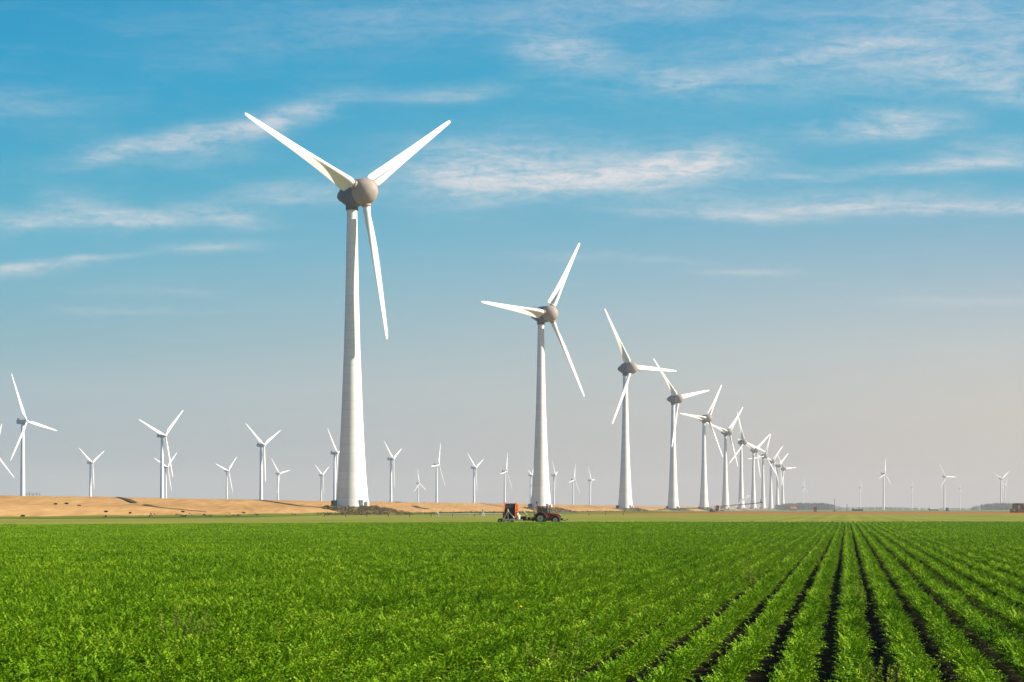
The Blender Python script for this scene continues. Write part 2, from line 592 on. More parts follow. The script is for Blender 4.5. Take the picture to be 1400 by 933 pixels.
for i, (phi, yaw, lab) in enumerate(ROW):
    o = proto if i == 0 else copy_tree(proto)
    o.location = ridge_pos(i)
    o.rotation_euler = (0, 0, R(yaw))
    tag(o, lab, 'wind turbine', 'wind turbines in the receding row')
    bl = set_blades(o, phi)
    # the dark tip on the blade that the photo shows with one
    if i in (0, 1, 2):
        target = {0: 53, 1: 33, 2: 90}[i]
        for k, b in enumerate(bl):
            if abs((phi + 120 * k) % 360 - target) < 2:
                MB().box((-.1, -.02, 63.35), (.75, .3, .9), bev=.08).build('blade_tip', M['dark'], b)
    # entrance and switch cabinets at the foot; they do not turn with the nacelle
    rot = Matrix.Rotation(-R(yaw), 3, 'Z')

    def foot(name, ang, rad, size, mat, z=None):
        d = Vector((math.cos(R(ang)), math.sin(R(ang)), 0))
        mb = MB().box((0, 0, 0), size, bev=.06)
        q = mb.build(name, mat, o)
        p = d * rad; p.z = size[2] / 2 - .05 if z is None else z
        q.location = rot @ p
        q.rotation_euler = (0, 0, R(ang + 90) - R(yaw))
        return q
    foot('tower_door', -52, 6.95, (1.9, .5, 2.9), M['door'])
    foot('switch_cabinet', -172, 7.9, (1.5, 2.0, 2.7), M['dark'])
    foot('switch_cabinet', -158, 7.6, (1.6, 1.6, 2.8), M['cab_blue'])
    foot('switch_cabinet', -30, 7.9, (1.2, 1.2, 2.4), M['white'])

# platforms under the turbines
for i in range(12):
    p = ridge_pos(i)
    mb = MB()
    prof = [(0, 24), (.9, 18.5), (2.2, 14), (3.3, 10.5), (3.45, 9), (3.45, .1)]
    vs = []; fs = []
    rg = random.Random(i)
    n = 40
    for (h, r) in prof:
        for k in range(n):
            a = 2 * math.pi * k / n
            rr = r * (1 + (.09 * math.sin(3 * a + i) + rg.uniform(-.04, .04) if r > 10 else 0))
            vs.append((math.cos(a) * rr, math.sin(a) * rr, h - .05 + (rg.uniform(-.12, .12) if 11 < r < 20 else 0)))
    for a in range(len(prof) - 1):
        for k in range(n):
            fs.append((a * n + k, a * n + (k + 1) % n, (a + 1) * n + (k + 1) % n, (a + 1) * n + k))
    mb.add(vs, fs, True)
    o = mb.build('turbine_mound', M['mound'], None, (p.x, p.y, 0))
    o['kind'] = 'structure'


# ------------------------------------------------------------------ slender turbines beyond the dike and on the horizon
SMALL_BLADE = [(1.4, 2.2, .9, 0, 0), (3.0, 2.2, .9, 0, 0), (6.5, 3.1, .55, 14, .6), (11, 4.0, .34, 12, 1), (18, 3.5, .27, 9, 1), (28, 2.8, .22, 6, 1), (38, 2.1, .19, 3, 1), (47, 1.5, .18, 1, 1), (52, 1.0, .17, 0, 1), (54, .35, .16, 0, 1)]


def make_small():
    root = empty('wind_turbine', (0, 0, 0))
    MB().lathe([(-.5, 2.75), (20, 2.55), (50, 2.2), (80, 1.8), (92.6, 1.6)], 32).build('tower', M['steel_tower'], root)
    nb = MB()
    nb.box((0, 1.4, 95), (4.0, 10.5, 4.2), bev=.7)
    nb.box((0, .2, 92.7), (3.0, 3.6, 1.0), bev=.2)
    nac = nb.build('nacelle', M['steel_nacelle'], root)
    MB().box((0, 5.2, 97.9), (2.6, 1.6, 1.6), bev=.2).build('cooler', M['dark'], nac)
    hc = Vector((0, -5.2, 95))
    MB().lathe([(-2.6, .05), (-2.3, .9), (-1.5, 1.6), (-.2, 2.0), (1.3, 2.0), (1.5, 1.5)], 24, 'Y').build('spinner', M['blade'], root, hc)
    bl = blade_mesh(SMALL_BLADE, 18, 1.1)
    first = None
    for k in range(3):
        if k == 0: first = bl.build('blade', M['blade'], root, hc)
        else: copy_tree(first, root)
    return root


OFF = [  # tower px, hub y, phase, yaw, label
    (-9, 621, 18, 54, 'white wind turbine cut off by the left edge of the picture, behind the dike'),
    (31, 577, 98, 70, 'tallest slender white wind turbine behind the dike, by the railings at the far left'),
    (123.5, 633, 62, 72, 'small white wind turbine behind the dike, left of the dark ramp'),
    (221.5, 596, 50, 64, 'white wind turbine behind the dike with a smaller turbine showing right behind its tower'),
    (226.5, 639, 51, 68, 'small white wind turbine half hidden behind the tower of a bigger slender turbine'),
    (310, 644, 48, 64, 'small white wind turbine behind the dike, just left of a taller slender one'),
    (357, 609, 64, 66, 'tall slender white wind turbine behind the dike between two smaller ones'),
    (380, 648, 79, 66, 'small white wind turbine behind the dike, just right of a taller slender one'),
    (439, 650, 62, 72, 'small faint white wind turbine, nearest left of the biggest tower and its neighbour'),
    (457.5, 620, 79, 74, 'white wind turbine with its hub touching the left side of the biggest tower'),
    (534.5, 628, 67, 74, 'white wind turbine behind the dike, first to the right of the biggest tower'),
    (571.5, 661, 116, 66, 'very small white wind turbine behind the dike between two taller ones'),
    (597, 636, 26, 74, 'white wind turbine behind the dike with one blade upright and a short one left'),
    (648, 640, 67, 69, 'white wind turbine beyond the dike with two raised blades, left of the orange reel'),
    (690, 645, 23, 72, 'white wind turbine directly behind the orange and black hose reel'),
    (725.5, 650, 46, 76, 'faint white wind turbine partly hidden by the left side of the second big tower'),
    (757, 650, 77, 80, 'faint white wind turbine just right of the second big tower'),
    (783.5, 656, 19, 66, 'faint small white wind turbine, left one of the two nearest the third big tower'),
    (806.5, 657, 87, 74, 'faint small white wind turbine, right one of the two nearest the third big tower'),
    (1208, 648, 13, 54, 'hazy white wind turbine, leftmost large one on the right-hand horizon'),
    (1291, 652, 92, 30, 'hazy white wind turbine with a blade pointing right, above the blue container'),
    (1368.5, 655, 56, 36, 'hazy white wind turbine above the far wood near the right edge'),
    (1098.5, 667, 0, 60, 'very faint small wind turbine above the left end of the far wood'),
    (1176, 667, 5, 68, 'very faint small wind turbine above the dark row of crates on the horizon'),
    (1246.5, 667, 10, 70, 'very faint small wind turbine left of the pale shed on the horizon'),
    (1312, 668, 2, 70, 'very faint small wind turbine right of the blue container on the horizon'),
    (1374, 664, 35, 60, 'very faint wind turbine close behind the hazy one above the right-hand wood'),
]
sproto = make_small()
for i, (px, hy, phi, yaw, lab) in enumerate(OFF):
    o = sproto if i == 0 else copy_tree(sproto)
    D = F * 92.7 / (HOR - hy)
    o.location = at(px, D, 0)
    o.rotation_euler = (0, 0, R(yaw))
    tag(o, lab, 'wind turbine', 'slender wind turbines behind the dike' if px < 900 else 'hazy wind turbines on the right-hand horizon')
    if px > 1000:
        k_ = 1.3 if hy < 660 else 1.7
        o.location = at(px, D * k_, -.7 * (k_ - 1) * 3)
        o.scale = (k_,) * 3
        for b_ in set_blades(o, phi): b_.scale = (.8,) * 3
    else:
        set_blades(o, phi)


# ------------------------------------------------------------------ tractor
def wheel(parent, c, r, w, n=28):
    t = MB()
    t.lathe([(-w / 2, r * .56), (-w / 2, r * .86), (-w * .38, r * .97), (-w * .2, r), (w * .2, r), (w * .38, r * .97), (w / 2, r * .86), (w / 2, r * .56)], n, 'Y')
    for k in range(20):                          # lugs
        a = 2 * math.pi * k / 20
        for sgn in (-1, 1):
            aa = a + (.16 if sgn > 0 else 0)
            m = Matrix.Rotation(-aa, 3, 'Y') @ Matrix.Rotation(sgn * .6, 3, 'Z')
            p = Matrix.Rotation(-aa, 3, 'Y') @ Vector((r * 1.0, sgn * w * .22, 0))
            t.box(p, (r * .07, w * .5, r * .06), rot=m)
    wo = t.build('wheel', M['rubber'], parent, c)
    rm = MB()
    rm.lathe([(-w * .42, r * .58), (-w * .30, r * .50), (-w * .22, r * .30), (-w * .36, r * .26), (-w * .38, r * .16), (-w * .38, .01)], n, 'Y')
    rm.lathe([(w * .42, r * .58), (w * .3, r * .5), (w * .22, r * .3), (w * .3, r * .2), (w * .3, .01)], n, 'Y')
    rm.build('rim', M['rim'], wo)
    hb = MB().lathe([(-w * .42, .01), (-w * .42, r * .13), (-w * .37, r * .15)], 16, 'Y').build('hub_cap', M['dark'], wo)
    return wo


def arc_fender(c, r, w, a0, a1, th=.05, n=12):
    mb = MB()
    vs = []
    for k in range(n + 1):
        a = R(a0 + (a1 - a0) * k / n)
        for rr in (r, r + th):
            for y in (-w / 2, w / 2):
                vs.append((c[0] + math.cos(a) * rr, c[1] + y, c[2] + math.sin(a) * rr))
    fs = []
    for k in range(n):
        b = k * 4; d = b + 4
        fs += [(b, b + 1, d + 1, d), (b + 2, d + 2, d + 3, b + 3), (b, d, d + 2, b + 2), (b + 1, b + 3, d + 3, d + 1)]
    fs += [(0, 2, 3, 1), (n * 4, n * 4 + 1, n * 4 + 3, n * 4 + 2)]
    mb.add(vs, fs)
    return mb


def make_tractor(loc, rz, label):
    t = empty('tractor', loc, rz)
    tag(t, label, 'tractor')
    # chassis / transmission
    b = MB()
    b.box((.9, 0, .78), (3.6, .62, .5), bev=.05)
    b.box((0, 0, .85), (.9, 1.3, .45), bev=.05)          # rear axle
    b.box((2.35, 0, .66), (.3, 1.5, .22), bev=.04)       # front axle
    b.box((1.05, -.72, .72), (1.1, .5, .5), bev=.06)     # tank and steps
    b.box((1.05, .72, .72), (1.1, .5, .5), bev=.06)
    b.build('chassis', M['dark'], t)
    # bonnet with a sloping top
    vs = [(1.15, -.46, 1.0), (3.05, -.42, .92), (3.05, .42, .92), (1.15, .46, 1.0), (1.15, -.45, 1.78), (2.75, -.38, 1.58), (2.75, .38, 1.58), (1.15, .45, 1.78), (3.05, -.36, 1.40), (3.05, .36, 1.40)]
    bm = bmesh.new()
    bv = [bm.verts.new(v) for v in vs]
    for f in [(3, 2, 1, 0), (0, 1, 8, 5, 4), (2, 3, 7, 6, 9), (4, 5, 6, 7), (5, 8, 9, 6), (1, 2, 9, 8), (0, 4, 7, 3)]:
        bm.faces.new([bv[i] for i in f])
    bmesh.ops.bevel(bm, geom=bm.edges[:], offset=.06, segments=2, affect='EDGES')
    bm.verts.index_update()
    hood = MB().add([v.co.copy() for v in bm.verts], [[v.index for v in f.verts] for f in bm.faces]).build('bonnet', M['red'], t)
    bm.free()
    MB().box((3.1, 0, 1.12), (.10, .68, .46), bev=.03).build('grille', M['black'], hood)
    for y in (-.25, .25):
        MB().lathe([(0, .09), (.06, .10), (.08, .02)], 14, 'X', (3.08, y, 1.42)).build('headlight', M['lamp'], hood)
    for y in (-.47, .47):
        MB().box((2.1, y, 1.30), (1.1, .03, .34), bev=.01).build('side_vent', M['black'], hood)
    # cab
    cb = MB()
    corners = [(-.62, -.72), (.2, -.80), (1.12, -.66)]
    for x, y in corners:
        for sg in (1, -1):
            cb.tube([(x, y * sg, 1.15), (x * .8 + .08, y * sg * .92, 2.66)], .055, 6)
    cb.box((.25, 0, 1.12), (1.8, 1.4, .12), bev=.03)
    for sg in (-1, 1):
        cb.box((.68, .79 * sg, 1.45), (.85, .05, .5), bev=.02)
    cab = cb.build('cab', M['dark'], t)
    MB().box((.22, 0, 2.74), (1.85, 1.62, .20), bev=.07).build('cab_roof', M['red'], cab)
    gl = MB()
    for sg in (-1, 1):
        gl.box((-.18, .745 * sg, 2.0), (.62, .02, 1.15))
        gl.box((.66, .735 * sg, 2.14), (.72, .02, .86))
    gl.box((1.04, 0, 2.15), (.02, 1.2, .9))
    gl.box((-.56, 0, 2.05), (.02, 1.2, 1.0))
    gl.build('windows', M['glass'], cab)
    MB().box((-.05, 0, 1.55), (.5, .55, .5), bev=.08).box((-.28, 0, 1.98), (.14, .5, .62), bev=.06).build('seat', M['black'], cab)
    MB().tube([(.75, 0, 1.35), (.55, 0, 1.78)], .035, 6).tube([(.5 + .2 * math.cos(a / 6 * math.pi), .2 * math.sin(a / 6 * math.pi), 1.8 + .05 * math.cos(a / 6 * math.pi)) for a in range(13)], .02, 5, False).build('steering_wheel', M['black'], cab)
    MB().lathe([(2.84, .08), (2.84, .09), (3.02, .08), (3.06, .01)], 12, 'Z', (-.45, -.55, 0)).build('beacon', M['amber'], cab)
    # mast lamp / mirror on the rear corner and mirrors in front
    MB().tube([(-.6, -.72, 2.7), (-.66, -.8, 3.35)], .03, 6).box((-.66, -.8, 3.42), (.26, .12, .26), bev=.04).build('work_lamp', M['black'], cab)
    for sg in (-1, 1):
        MB().tube([(1.1, .66 * sg, 2.4), (1.3, 1.1 * sg, 2.45)], .025, 6).box((1.32, 1.12 * sg, 2.25), (.06, .22, .38), bev=.02).build('mirror', M['black'], cab)
    MB().tube([(1.35, -.5, 1.6), (1.35, -.5, 2.75), (1.28, -.5, 2.9)], [.05, .05, .045], 10).build('exhaust', M['dark'], t)
    for sg in (-1, 1):
        arc_fender((-.05, .98 * sg, .86), 1.0, .6, 10, 165).build('rear_fender', M['pink'], t)
        arc_fender((2.35, .95 * sg, .62), .74, .46, 15, 150).build('front_fender', M['pink'], t)
        wheel(t, (-.05, .98 * sg, .86), .88, .58)
        wheel(t, (2.35, .95 * sg, .62), .64, .46)
    MB().box((3.35, 0, .72), (.4, .8, .36), bev=.06).build('front_weight', M['dark'], t)
    MB().tube([(3.5, -.2, .6), (4.0, -.2, .55), (4.35, -.2, .8)], .06, 6).tube([(3.5, .2, .6), (4.0, .2, .55), (4.35, .2, .8)], .06, 6).build('front_linkage', M['dark'], t)
    MB().tube([(-.4, -.3, .75), (-1.2, -.4, .6)], .06, 6).tube([(-.4, .3, .75), (-1.2, .4, .6)], .06, 6).tube([(-.5, 0, 1.2), (-1.2, 0, .95)], .05, 6).build('rear_linkage', M['dark'], t)
    MB().box((-.78, -.95, 1.85), (.06, .34, .62), bev=.02).build('warning_sign', M['orange'], t)
    MB().box((-.8, 0, 1.35), (.5, 1.3, .5), bev=.08).build('ballast_box', M['dark'], t)
    return t


TD = 276
make_tractor(at(740, TD, -.05), R(-6), 'red tractor with a glazed cab, standing at the far edge of the crop')


# ------------------------------------------------------------------ hose reel behind the tractor
def make_reel(loc, rz, label, s=1.0):
    t = empty('hose_reel', loc, rz)
    tag(t, label, 'hose reel', None)
    ch = MB()
    for y in (-.75, .75):
        ch.box((.2, y, .62), (4.0, .16, .2), bev=.02)
    for x in (-1.6, -.2, 1.3): ch.box((x, 0, .62), (.16, 1.4, .16), bev=.02)
    ch.build('base_frame', M['galv'], t)
    # drum: axis along X, wound with black hose
    cz = 1.95
    ho = MB()
    prof = [(-.98, .3)]
    k = 14
    for i in range(k * 6 + 1):
        x = -.98 + 1.96 * i / (k * 6)
        prof.append((x, 1.30 + .06 * abs(math.sin(math.pi * i / 6))))
    prof.append((.98, .3))
    drum = ho.lathe(prof, 36, 'X', (-.1, 0, cz)).build('hose_coil', M['black'], t)
    for x in (-1.12, .92):
        fl = MB()
        fl.lathe([(x - .05, 1.25), (x - .06, 1.52), (x + .06, 1.52), (x + .05, 1.25), (x - .05, 1.25)], 40, 'X', (0, 0, cz))
        for j in range(8):
            a = j * math.pi / 4
            fl.tube([(x, math.cos(a) * .2, cz + math.sin(a) * .2), (x, math.cos(a) * 1.3, cz + math.sin(a) * 1.3)], .06, 6)
        fl.lathe([(x - .1, .01), (x - .1, .28), (x + .1, .28), (x + .1, .01)], 16, 'X', (0, 0, cz))
        fl.build('flange', M['orange'], t)
    # upright housing at the front of the drum
    MB().box((1.12, 0, 1.15), (.16, 1.5, 1.2), bev=.05).build('front_frame', M['rim'], t)
    # A-shaped white stays on the near and far side
    for y in (-1.42, 1.42):
        lg = MB()
        lg.tube([(-1.25, y, .55), (-.45, y, 2.15)], .075, 6)
        lg.tube([(-.45, y, 2.15), (-.38, y, .6)], .075, 6)
        lg.tube([(-.45, y, 2.15), (.75, y, .95)], .085, 6)
        lg.tube([(-1.25, y, .75), (.75, y, .75)], .06, 6)
        lg.box((-.45, y, 2.2), (.25, .14, .35), bev=.03)
        lg.build('stay', M['white'], t)
    for x in (-1.9, -1.5):
        pass
    for y in (-.95, .95):
        wheel(t, (-2.0, y, .42), .42, .28)
        wheel(t, (-.2, y, .42), .40, .26)
    st = MB()
    for y in (-1.1, 1.1):
        st.tube([(.2, y, .7), (-.55, y * 1.05, .15)], .08, 6)
        st.box((-.6, y * 1.05, .12), (.5, .3, .1), bev=.02)
        st.tube([(-1.1, y, .75), (-1.6, y * 1.05, .2)], .07, 6)
        st.box((-1.62, y * 1.05, .15), (.4, .3, .1), bev=.02)
    st.build('stabiliser', M['white'], t)
    sh = MB().lathe([(-.2, .05), (-.2, .42), (-.05, .5), (.05, .5), (.2, .42), (.2, .05)], 20, 'X', (1.45, -.5, 1.0)).build('turbine_casing', M['white'], t)
    MB().box((-1.45, 0, 1.4), (.3, .9, 1.0), bev=.05).build('gear_box', M['orange'], t)
    # drawbar with dark machinery
    db = MB()
    db.tube([(1.2, -.5, .62), (4.3, 0, .6), (5.4, 0, .62)], .10, 8)
    db.tube([(1.2, .5, .62), (4.3, 0, .6)], .10, 8)
    db.build('drawbar', M['dark'], t)
    mc = MB()
    mc.box((2.25, 0, .85), (.95, 1.1, .7), bev=.08)
    mc.box((3.25, 0, .80), (.5, .9, .6), bev=.08)
    mc.lathe([(-.35, .05), (-.35, .33), (.35, .33), (.35, .05)], 16, 'Y', (4.0, 0, .75))
    mc.build('pump_unit', M['black'], t)
    MB().tube([(1.9, -.2, 2.35), (3.0, -.2, 1.45)], .055, 6).tube([(1.2, -.2, 2.7), (1.9, -.2, 2.35)], .03, 6).build('guide_arm', M['white'], t)
    MB().tube([(2.4, 0, 1.2), (3.1, 0, 1.5), (3.9, 0, 1.1)], .06, 6).build('yellow_pipe', M['yellow'], t)
    MB().tube([(4.15, 0, .6), (4.15, 0, 2.45)], .08, 8).box((4.15, 0, 2.4), (.3, .3, .25), bev=.04).build('gun_riser', M['galv'], t)
    return t


near_reel = make_reel(at(699.5, TD, -.05), R(-9), 'orange and black hose reel on wheels hitched behind the red tractor')
near_reel.scale = (.88, 1, 1)

# ------------------------------------------------------------------ irrigation booms
FD = 1330


def lattice(mb, p0, p1, h, n, r=.05):
    p0, p1 = Vector(p0), Vector(p1)
    up = Vector((0, 0, h))
    mb.tube([p0, p1], r, 5); mb.tube([p0 + up, p1 + up * .35], r, 5)
    for k in range(n):
        a = p0.lerp(p1, k / n); b = p0.lerp(p1, (k + 1) / n)
        ua = up * (1 - .65 * k / n); ub = up * (1 - .65 * (k + 1) / n)
        mb.tube([a, b + ub], r * .7, 4); mb.tube([a, a + ua], r * .7, 4)


# far cart with boom
fb = empty('irrigation_boom', at(973, FD, 0))
tag(fb, 'long rust-coloured irrigation boom with raised right arm, spanning in front of the far towers', 'irrigation boom')


def loc_px(px, py, dd=0):
    D = FD + dd
    return Vector(((px - 973) / F * D, dd, CAMZ + (HOR - py) * D / F))


a1 = MB(); lattice(a1, loc_px(971, 695.2), loc_px(899, 697.3), .8, 18, .12); a1.build('left_arm', M['post'], fb)
a2 = MB(); lattice(a2, loc_px(977, 694.4), loc_px(1043, 687.6), .9, 18, .13); a2.build('right_arm', M['post'], fb)
MB().tube([loc_px(971, 699.9), loc_px(971.5, 692.6)], .22, 6).tube([loc_px(977, 699.9), loc_px(976.4, 692.6)], .22, 6).tube([loc_px(971.5, 692.6), loc_px(976.4, 692.6)], .18, 6).box(loc_px(974, 699.4), (3.6, 2.2, .9), bev=.08).build('mast', M['galv'], fb)
MB().tube([loc_px(1040, 688), loc_px(1040, 682.5)], .2, 6).box(loc_px(1040, 687), (.9, .8, 1.3), bev=.1).build('end_gun', M['dark'], fb)
for sg in (-1, 1):
    for y in (-1, 1):
        wheel(fb, loc_px(974, 699.4) + Vector((sg * 1.5, y * 1.2, -.05)), .62, .35)

far_reel = make_reel(at(981, FD - 5, 0), R(-8), 'dark hose reel with an orange flange standing out in the far field under the boom')
far_reel.scale = (1.15, 1.5, 1.6)
make_tractor(at(972.5, FD - 12, 0), R(80), 'tiny red tractor seen end on beside the far hose reel')

# water jet: drops and sheets thrown in an arc
mb = MB()
rng = random.Random(11)
p0 = loc_px(999.5, 698.0, 8); p2 = loc_px(1025, 681.3, 8)
for k in range(1000):
    u = rng.random() ** .8
    c = p0.lerp(p2, u)
    arc = math.sin(u * math.pi * .55) * 1.6
    sp = .16 + .32 * u
    c = c + Vector((rng.gauss(0, sp), rng.gauss(0, 2.0 + 3.5 * u), arc + rng.gauss(0, sp * .9)))
    d = (p2 - p0).normalized()
    L = rng.uniform(.3, .8)
    w = rng.uniform(.05, .12)
    nrm = Vector((rng.uniform(-1, 1), rng.uniform(-1, 1), rng.uniform(-1, 1))).normalized()
    q = d.cross(nrm).normalized() * w
    q2 = d.cross(q).normalized() * w
    mb.add([c - d * L, c + q, c + q2, c - q, c - q2, c + d * L], [(0, 1, 2), (0, 2, 3), (0, 3, 4), (0, 4, 1), (5, 2, 1), (5, 3, 2), (5, 4, 3), (5, 1, 4)], True)
wm, t_, out_ = nt_new('water_spray')
d_ = N(t_, 'ShaderNodeBsdfDiffuse'); d_.inputs[0].default_value = (.92, .93, .95, 1)
tr_ = N(t_, 'ShaderNodeBsdfTranslucent'); tr_.inputs[0].default_value = (.92, .93, .95, 1)
ms_ = N(t_, 'ShaderNodeMixShader'); ms_.inputs[0].default_value = .5
t_.links.new(d_.outputs[0], ms_.inputs[1]); t_.links.new(tr_.outputs[0], ms_.inputs[2]); t_.links.new(ms_.outputs[0], out_.inputs[0])
o = mb.build('water_jet', wm, None, at(973, FD, 0))
tag(o, 'white arc of water sprayed up under the far irrigation boom', 'water jet')

# near boom: a long low pipe on wheeled supports, left of the hose reel
nb = empty('irrigation_pipe', at(645, 560, 0))
tag(nb, 'long pale irrigation pipe lying low on supports across the grass, left of the orange reel', 'irrigation pipe')
W = lambda px, z, dd=0: Vector(((px - 645) / F * 560, dd, z))
MB().tube([W(600, .75), W(645, .8), W(690, .85)], .13, 6).build('pipe', M['white'], nb)
MB().tube([W(660, .1, -.5), W(660, 2.2), W(660, .1, .5)], .1, 6).tube([W(657.5, .1), W(660, 2.2), W(662.5, .1)], .12, 6).box(W(660, 2.0), (.6, .5, .5), bev=.05).build('centre_support', M['galv'], nb)
MB().tube([W(596, .05), W(598, 1.4)], .12, 6).tube([W(600, .05), W(598, 1.4)], .12, 6).build('end_support', M['galv'], nb)
for px in (619, 640, 676): MB().tube([W(px - 1, .05), W(px, .8)], .08, 5).tube([W(px + 1, .05), W(px, .8)], .08, 5).build('foot', M['galv'], nb)

# stakes standing in a line on the grass
sm = MB().tube([(0, 0, -.05), (.02, 0, .95)], [.10, .08], 6)
stake0 = None
sx = [(443.5, 505), (472.6, 510), (501.7, 520), (531, 525), (560, 532), (589.5, 540), (619, 548), (648.6, 556), (828, 640), (805, 630), (852, 655)]
for k, (px, D) in enumerate(sx):
    if stake0 is None:
        stake0 = sm.build('stake', M['post']); o = stake0
    else:
        o = stake0.copy(); C.objects.link(o)
    o.location = at(px, D, 0)
    tag(o, 'thin dark stake standing in the line of stakes across the pale grass', 'stake', 'stakes across the pale grass')

# railings on the dike crest at the far left
for (pa, pb, lab) in (((39, 678.8), (52, 678.4), 'small dark railing on the dike crest right of the leftmost whole tower'), ):
    e = empty('railing', dike_pt(45, 678.8, 0))
    tag(e, lab, 'railing')
    for k in range(5):
        MB().tube([(-2.2 + k * 1.1, 0, 0), (-2.2 + k * 1.1, 0, 1.0 + .25 * (k % 2))], .05, 6).build('post', M['post'], e)
    MB().tube([(-2.2, 0, .95), (2.2, 0, .95)], .035, 6).tube([(-2.2, 0, .5), (2.2, 0, .5)], .03, 6).build('rail', M['post'], e)


# ------------------------------------------------------------------ foliage helpers
def leaf_clump(mb, c, rad, n, size, rng, flat=.8, tint=(0, 1)):
    for k in range(n):
        while True:
            d = Vector((rng.uniform(-1, 1), rng.uniform(-1, 1), rng.uniform(-1, 1)))
            if .25 < d.length < 1: break
        p = Vector(c) + Vector((d.x * rad[0], d.y * rad[1], d.z * rad[2]))
        u = Vector((rng.gauss(0, 1), rng.gauss(0, 1), rng.gauss(0, flat))).normalized()
        w = u.cross(Vector((rng.gauss(0, 1), rng.gauss(0, 1), rng.gauss(0, 1)))).normalized()
        s = size * rng.uniform(.6, 1.4)
        mb.add([p - u * s, p + w * s * .5, p + u * s, p - w * s * .5], [(0, 1, 2, 3)], False, rng.uniform(*tint))


# scrub on the front of the mounds and along the dike toe (low plants nobody could count)
mb = MB()
rng = random.Random(21)
for i in range(5):
    p = ridge_pos(i)
    for k in range(int(420 / (1 + .5 * i))):
        a = rng.uniform(-math.pi, 0) + A * .5
        rr = rng.uniform(10.5, 26)
        h = max(.0, (25 - rr) / 14 * 3.2)
        s_ = rng.uniform(.35, .9)
        leaf_clump(mb, (p.x + math.cos(a) * rr, p.y + math.sin(a) * rr, min(3.3, h) + s_ * .4), (s_ * 1.3, s_ * 1.3, s_ * .8), 14, .32, rng, tint=(.1, 1))
for k in range(1100):
    s_ = rng.uniform(430, 1900)
    if rng.random() < .55: s_ = rng.uniform(640, 1250)
    if s_ < 640 and rng.random() < .6: continue
    dens = .5 + .5 * math.sin(s_ * .05) * math.sin(s_ * .013)
    if rng.random() > dens + .25: continue
    q = sl(s_, -201 + rng.gauss(0, 2.2), 0)
    h = rng.uniform(.3, 1.0)
    leaf_clump(mb, (q.x, q.y, h * .5 + max(0, dike_z(-201))), (h * 1.6, h * 1.6, h * .8), 12, .34, rng, tint=(0, .8))
o = mb.build('scrub', M['scrub']); tag(o, kind='stuff')

# single shrubs on the dike
for k, (px, py, r, lab) in enumerate([
        (76, 690, .9, 'small dark shrub on the dike slope below the railing, left one of a pair'),
        (91, 689.5, 1.0, 'small dark shrub on the dike slope, right one of a pair near the railing'),
        (108, 692.5, .9, 'low dark shrub on the dike slope between the shrub pair and the dark ramp'),
        (145, 700.5, .9, 'low shrub on the golden dike foot below the start of the dark ramp'),
        (178, 702, .7, 'low shrub at the dike foot below the middle of the dark ramp'),
        (250, 700.5, 1.0, 'dark shrub beside the thin lower end of the dark ramp on the dike'),
        (31, 706.5, .9, 'dark shrub low on the dike foot at the far left'),
        (333, 702.4, 1.1, 'dark flat shrub at the dike foot left of the scrubby mound')]):
    p = dike_pt(px, py, 0)
    r *= .42
    e = empty('shrub', p)
    tag(e, lab, 'shrub', 'shrubs on the dike')
    mb = MB(); leaf_clump(mb, (0, 0, r * .55), (r * 1.5, r * 1.2, r * .6), 160, .16, random.Random(k + 50), tint=(0, .8))
    mb.build('foliage', M['shrub'], e)
    sb = MB()
    for j in range(5):
        a = j * 1.25
        sb.tube([(0, 0, -.1), (math.cos(a) * r * .7, math.sin(a) * r * .6, r * .6)], [.05, .02], 5)
    sb.build('stem', M['post'], e)


# distant woods: read as one mass
def wood(name, x0, x1, D, hts, seed, lab=None):
    mb = MB(); rng = random.Random(seed)
    w = (x1 - x0) / F * D
    n = int(w / 2)
    for k in range(n):
        u = rng.random()
        X = ((x0 + (x1 - x0) * u) - 700) / F * D
        h = None
        for (u0, h0), (u1, h1) in zip(hts, hts[1:]):
            if u <= u1: h = h0 + (h1 - h0) * (u - u0) / (u1 - u0); break
        h = (h or hts[-1][1]) * rng.uniform(.82, 1.06)
        Y = D + rng.uniform(0, 60)
        r = rng.uniform(.26, .38) * h
        mb.tube([(X, Y, -.2), (X + .3, Y, h * .6)], [h * .022, h * .01], 5)
        for j in range(5):
            zz = h * (.12 + .74 * j / 4)
            leaf_clump(mb, (X + rng.gauss(0, r * .4), Y + rng.gauss(0, r * .4), zz), (r, r, h * .16), 30, h * .075, rng, tint=(0, 1))
    o = mb.build(name, M['tree'])
    tag(o, kind='stuff')
    return o


wood('distant_wood', 1062, 1152, 5000, [(0, 15), (.2, 20), (.5, 21.5), (.8, 20), (.93, 14), (1, 5)], 5)
wood('distant_wood', 1332, 1420, 4900, [(0, 8), (.15, 16), (.4, 20), (1, 19)], 6)
wood('distant_wood', 1150, 1335, 7000, [(0, 10), (.3, 12), (.6, 8), (1, 7)], 8)


# ------------------------------------------------------------------ crates, poles, house, sheds on the right
def crate_mb(w, d, h):
    mb = MB()
    n = 5
    for i in range(n):                                   # horizontal boards on four sides
        z = .16 + (h - .18) * (i + .5) / n
        bh = (h - .18) / n - .02
        for sg in (-1, 1):
            mb.box((0, sg * (d / 2 - .02), z), (w - .08, .04, bh))
            mb.box((sg * (w / 2 - .02), 0, z), (.04, d - .09, bh))
    for sx in (-1, 1):
        for sy in (-1, 1):
            mb.box((sx * (w / 2 - .07), sy * (d / 2 - .09), h / 2 + .02), (.1, .1, h - .06))
    for sx in (-1, 0, 1): mb.box((sx * (w / 2 - .12), 0, .06), (.14, d - .02, .12))
    mb.box((0, 0, .15), (w - .1, d - .1, .05))
    mb.box((0, 0, h - .2), (w - .2, d - .2, .1))         # the load
    return mb


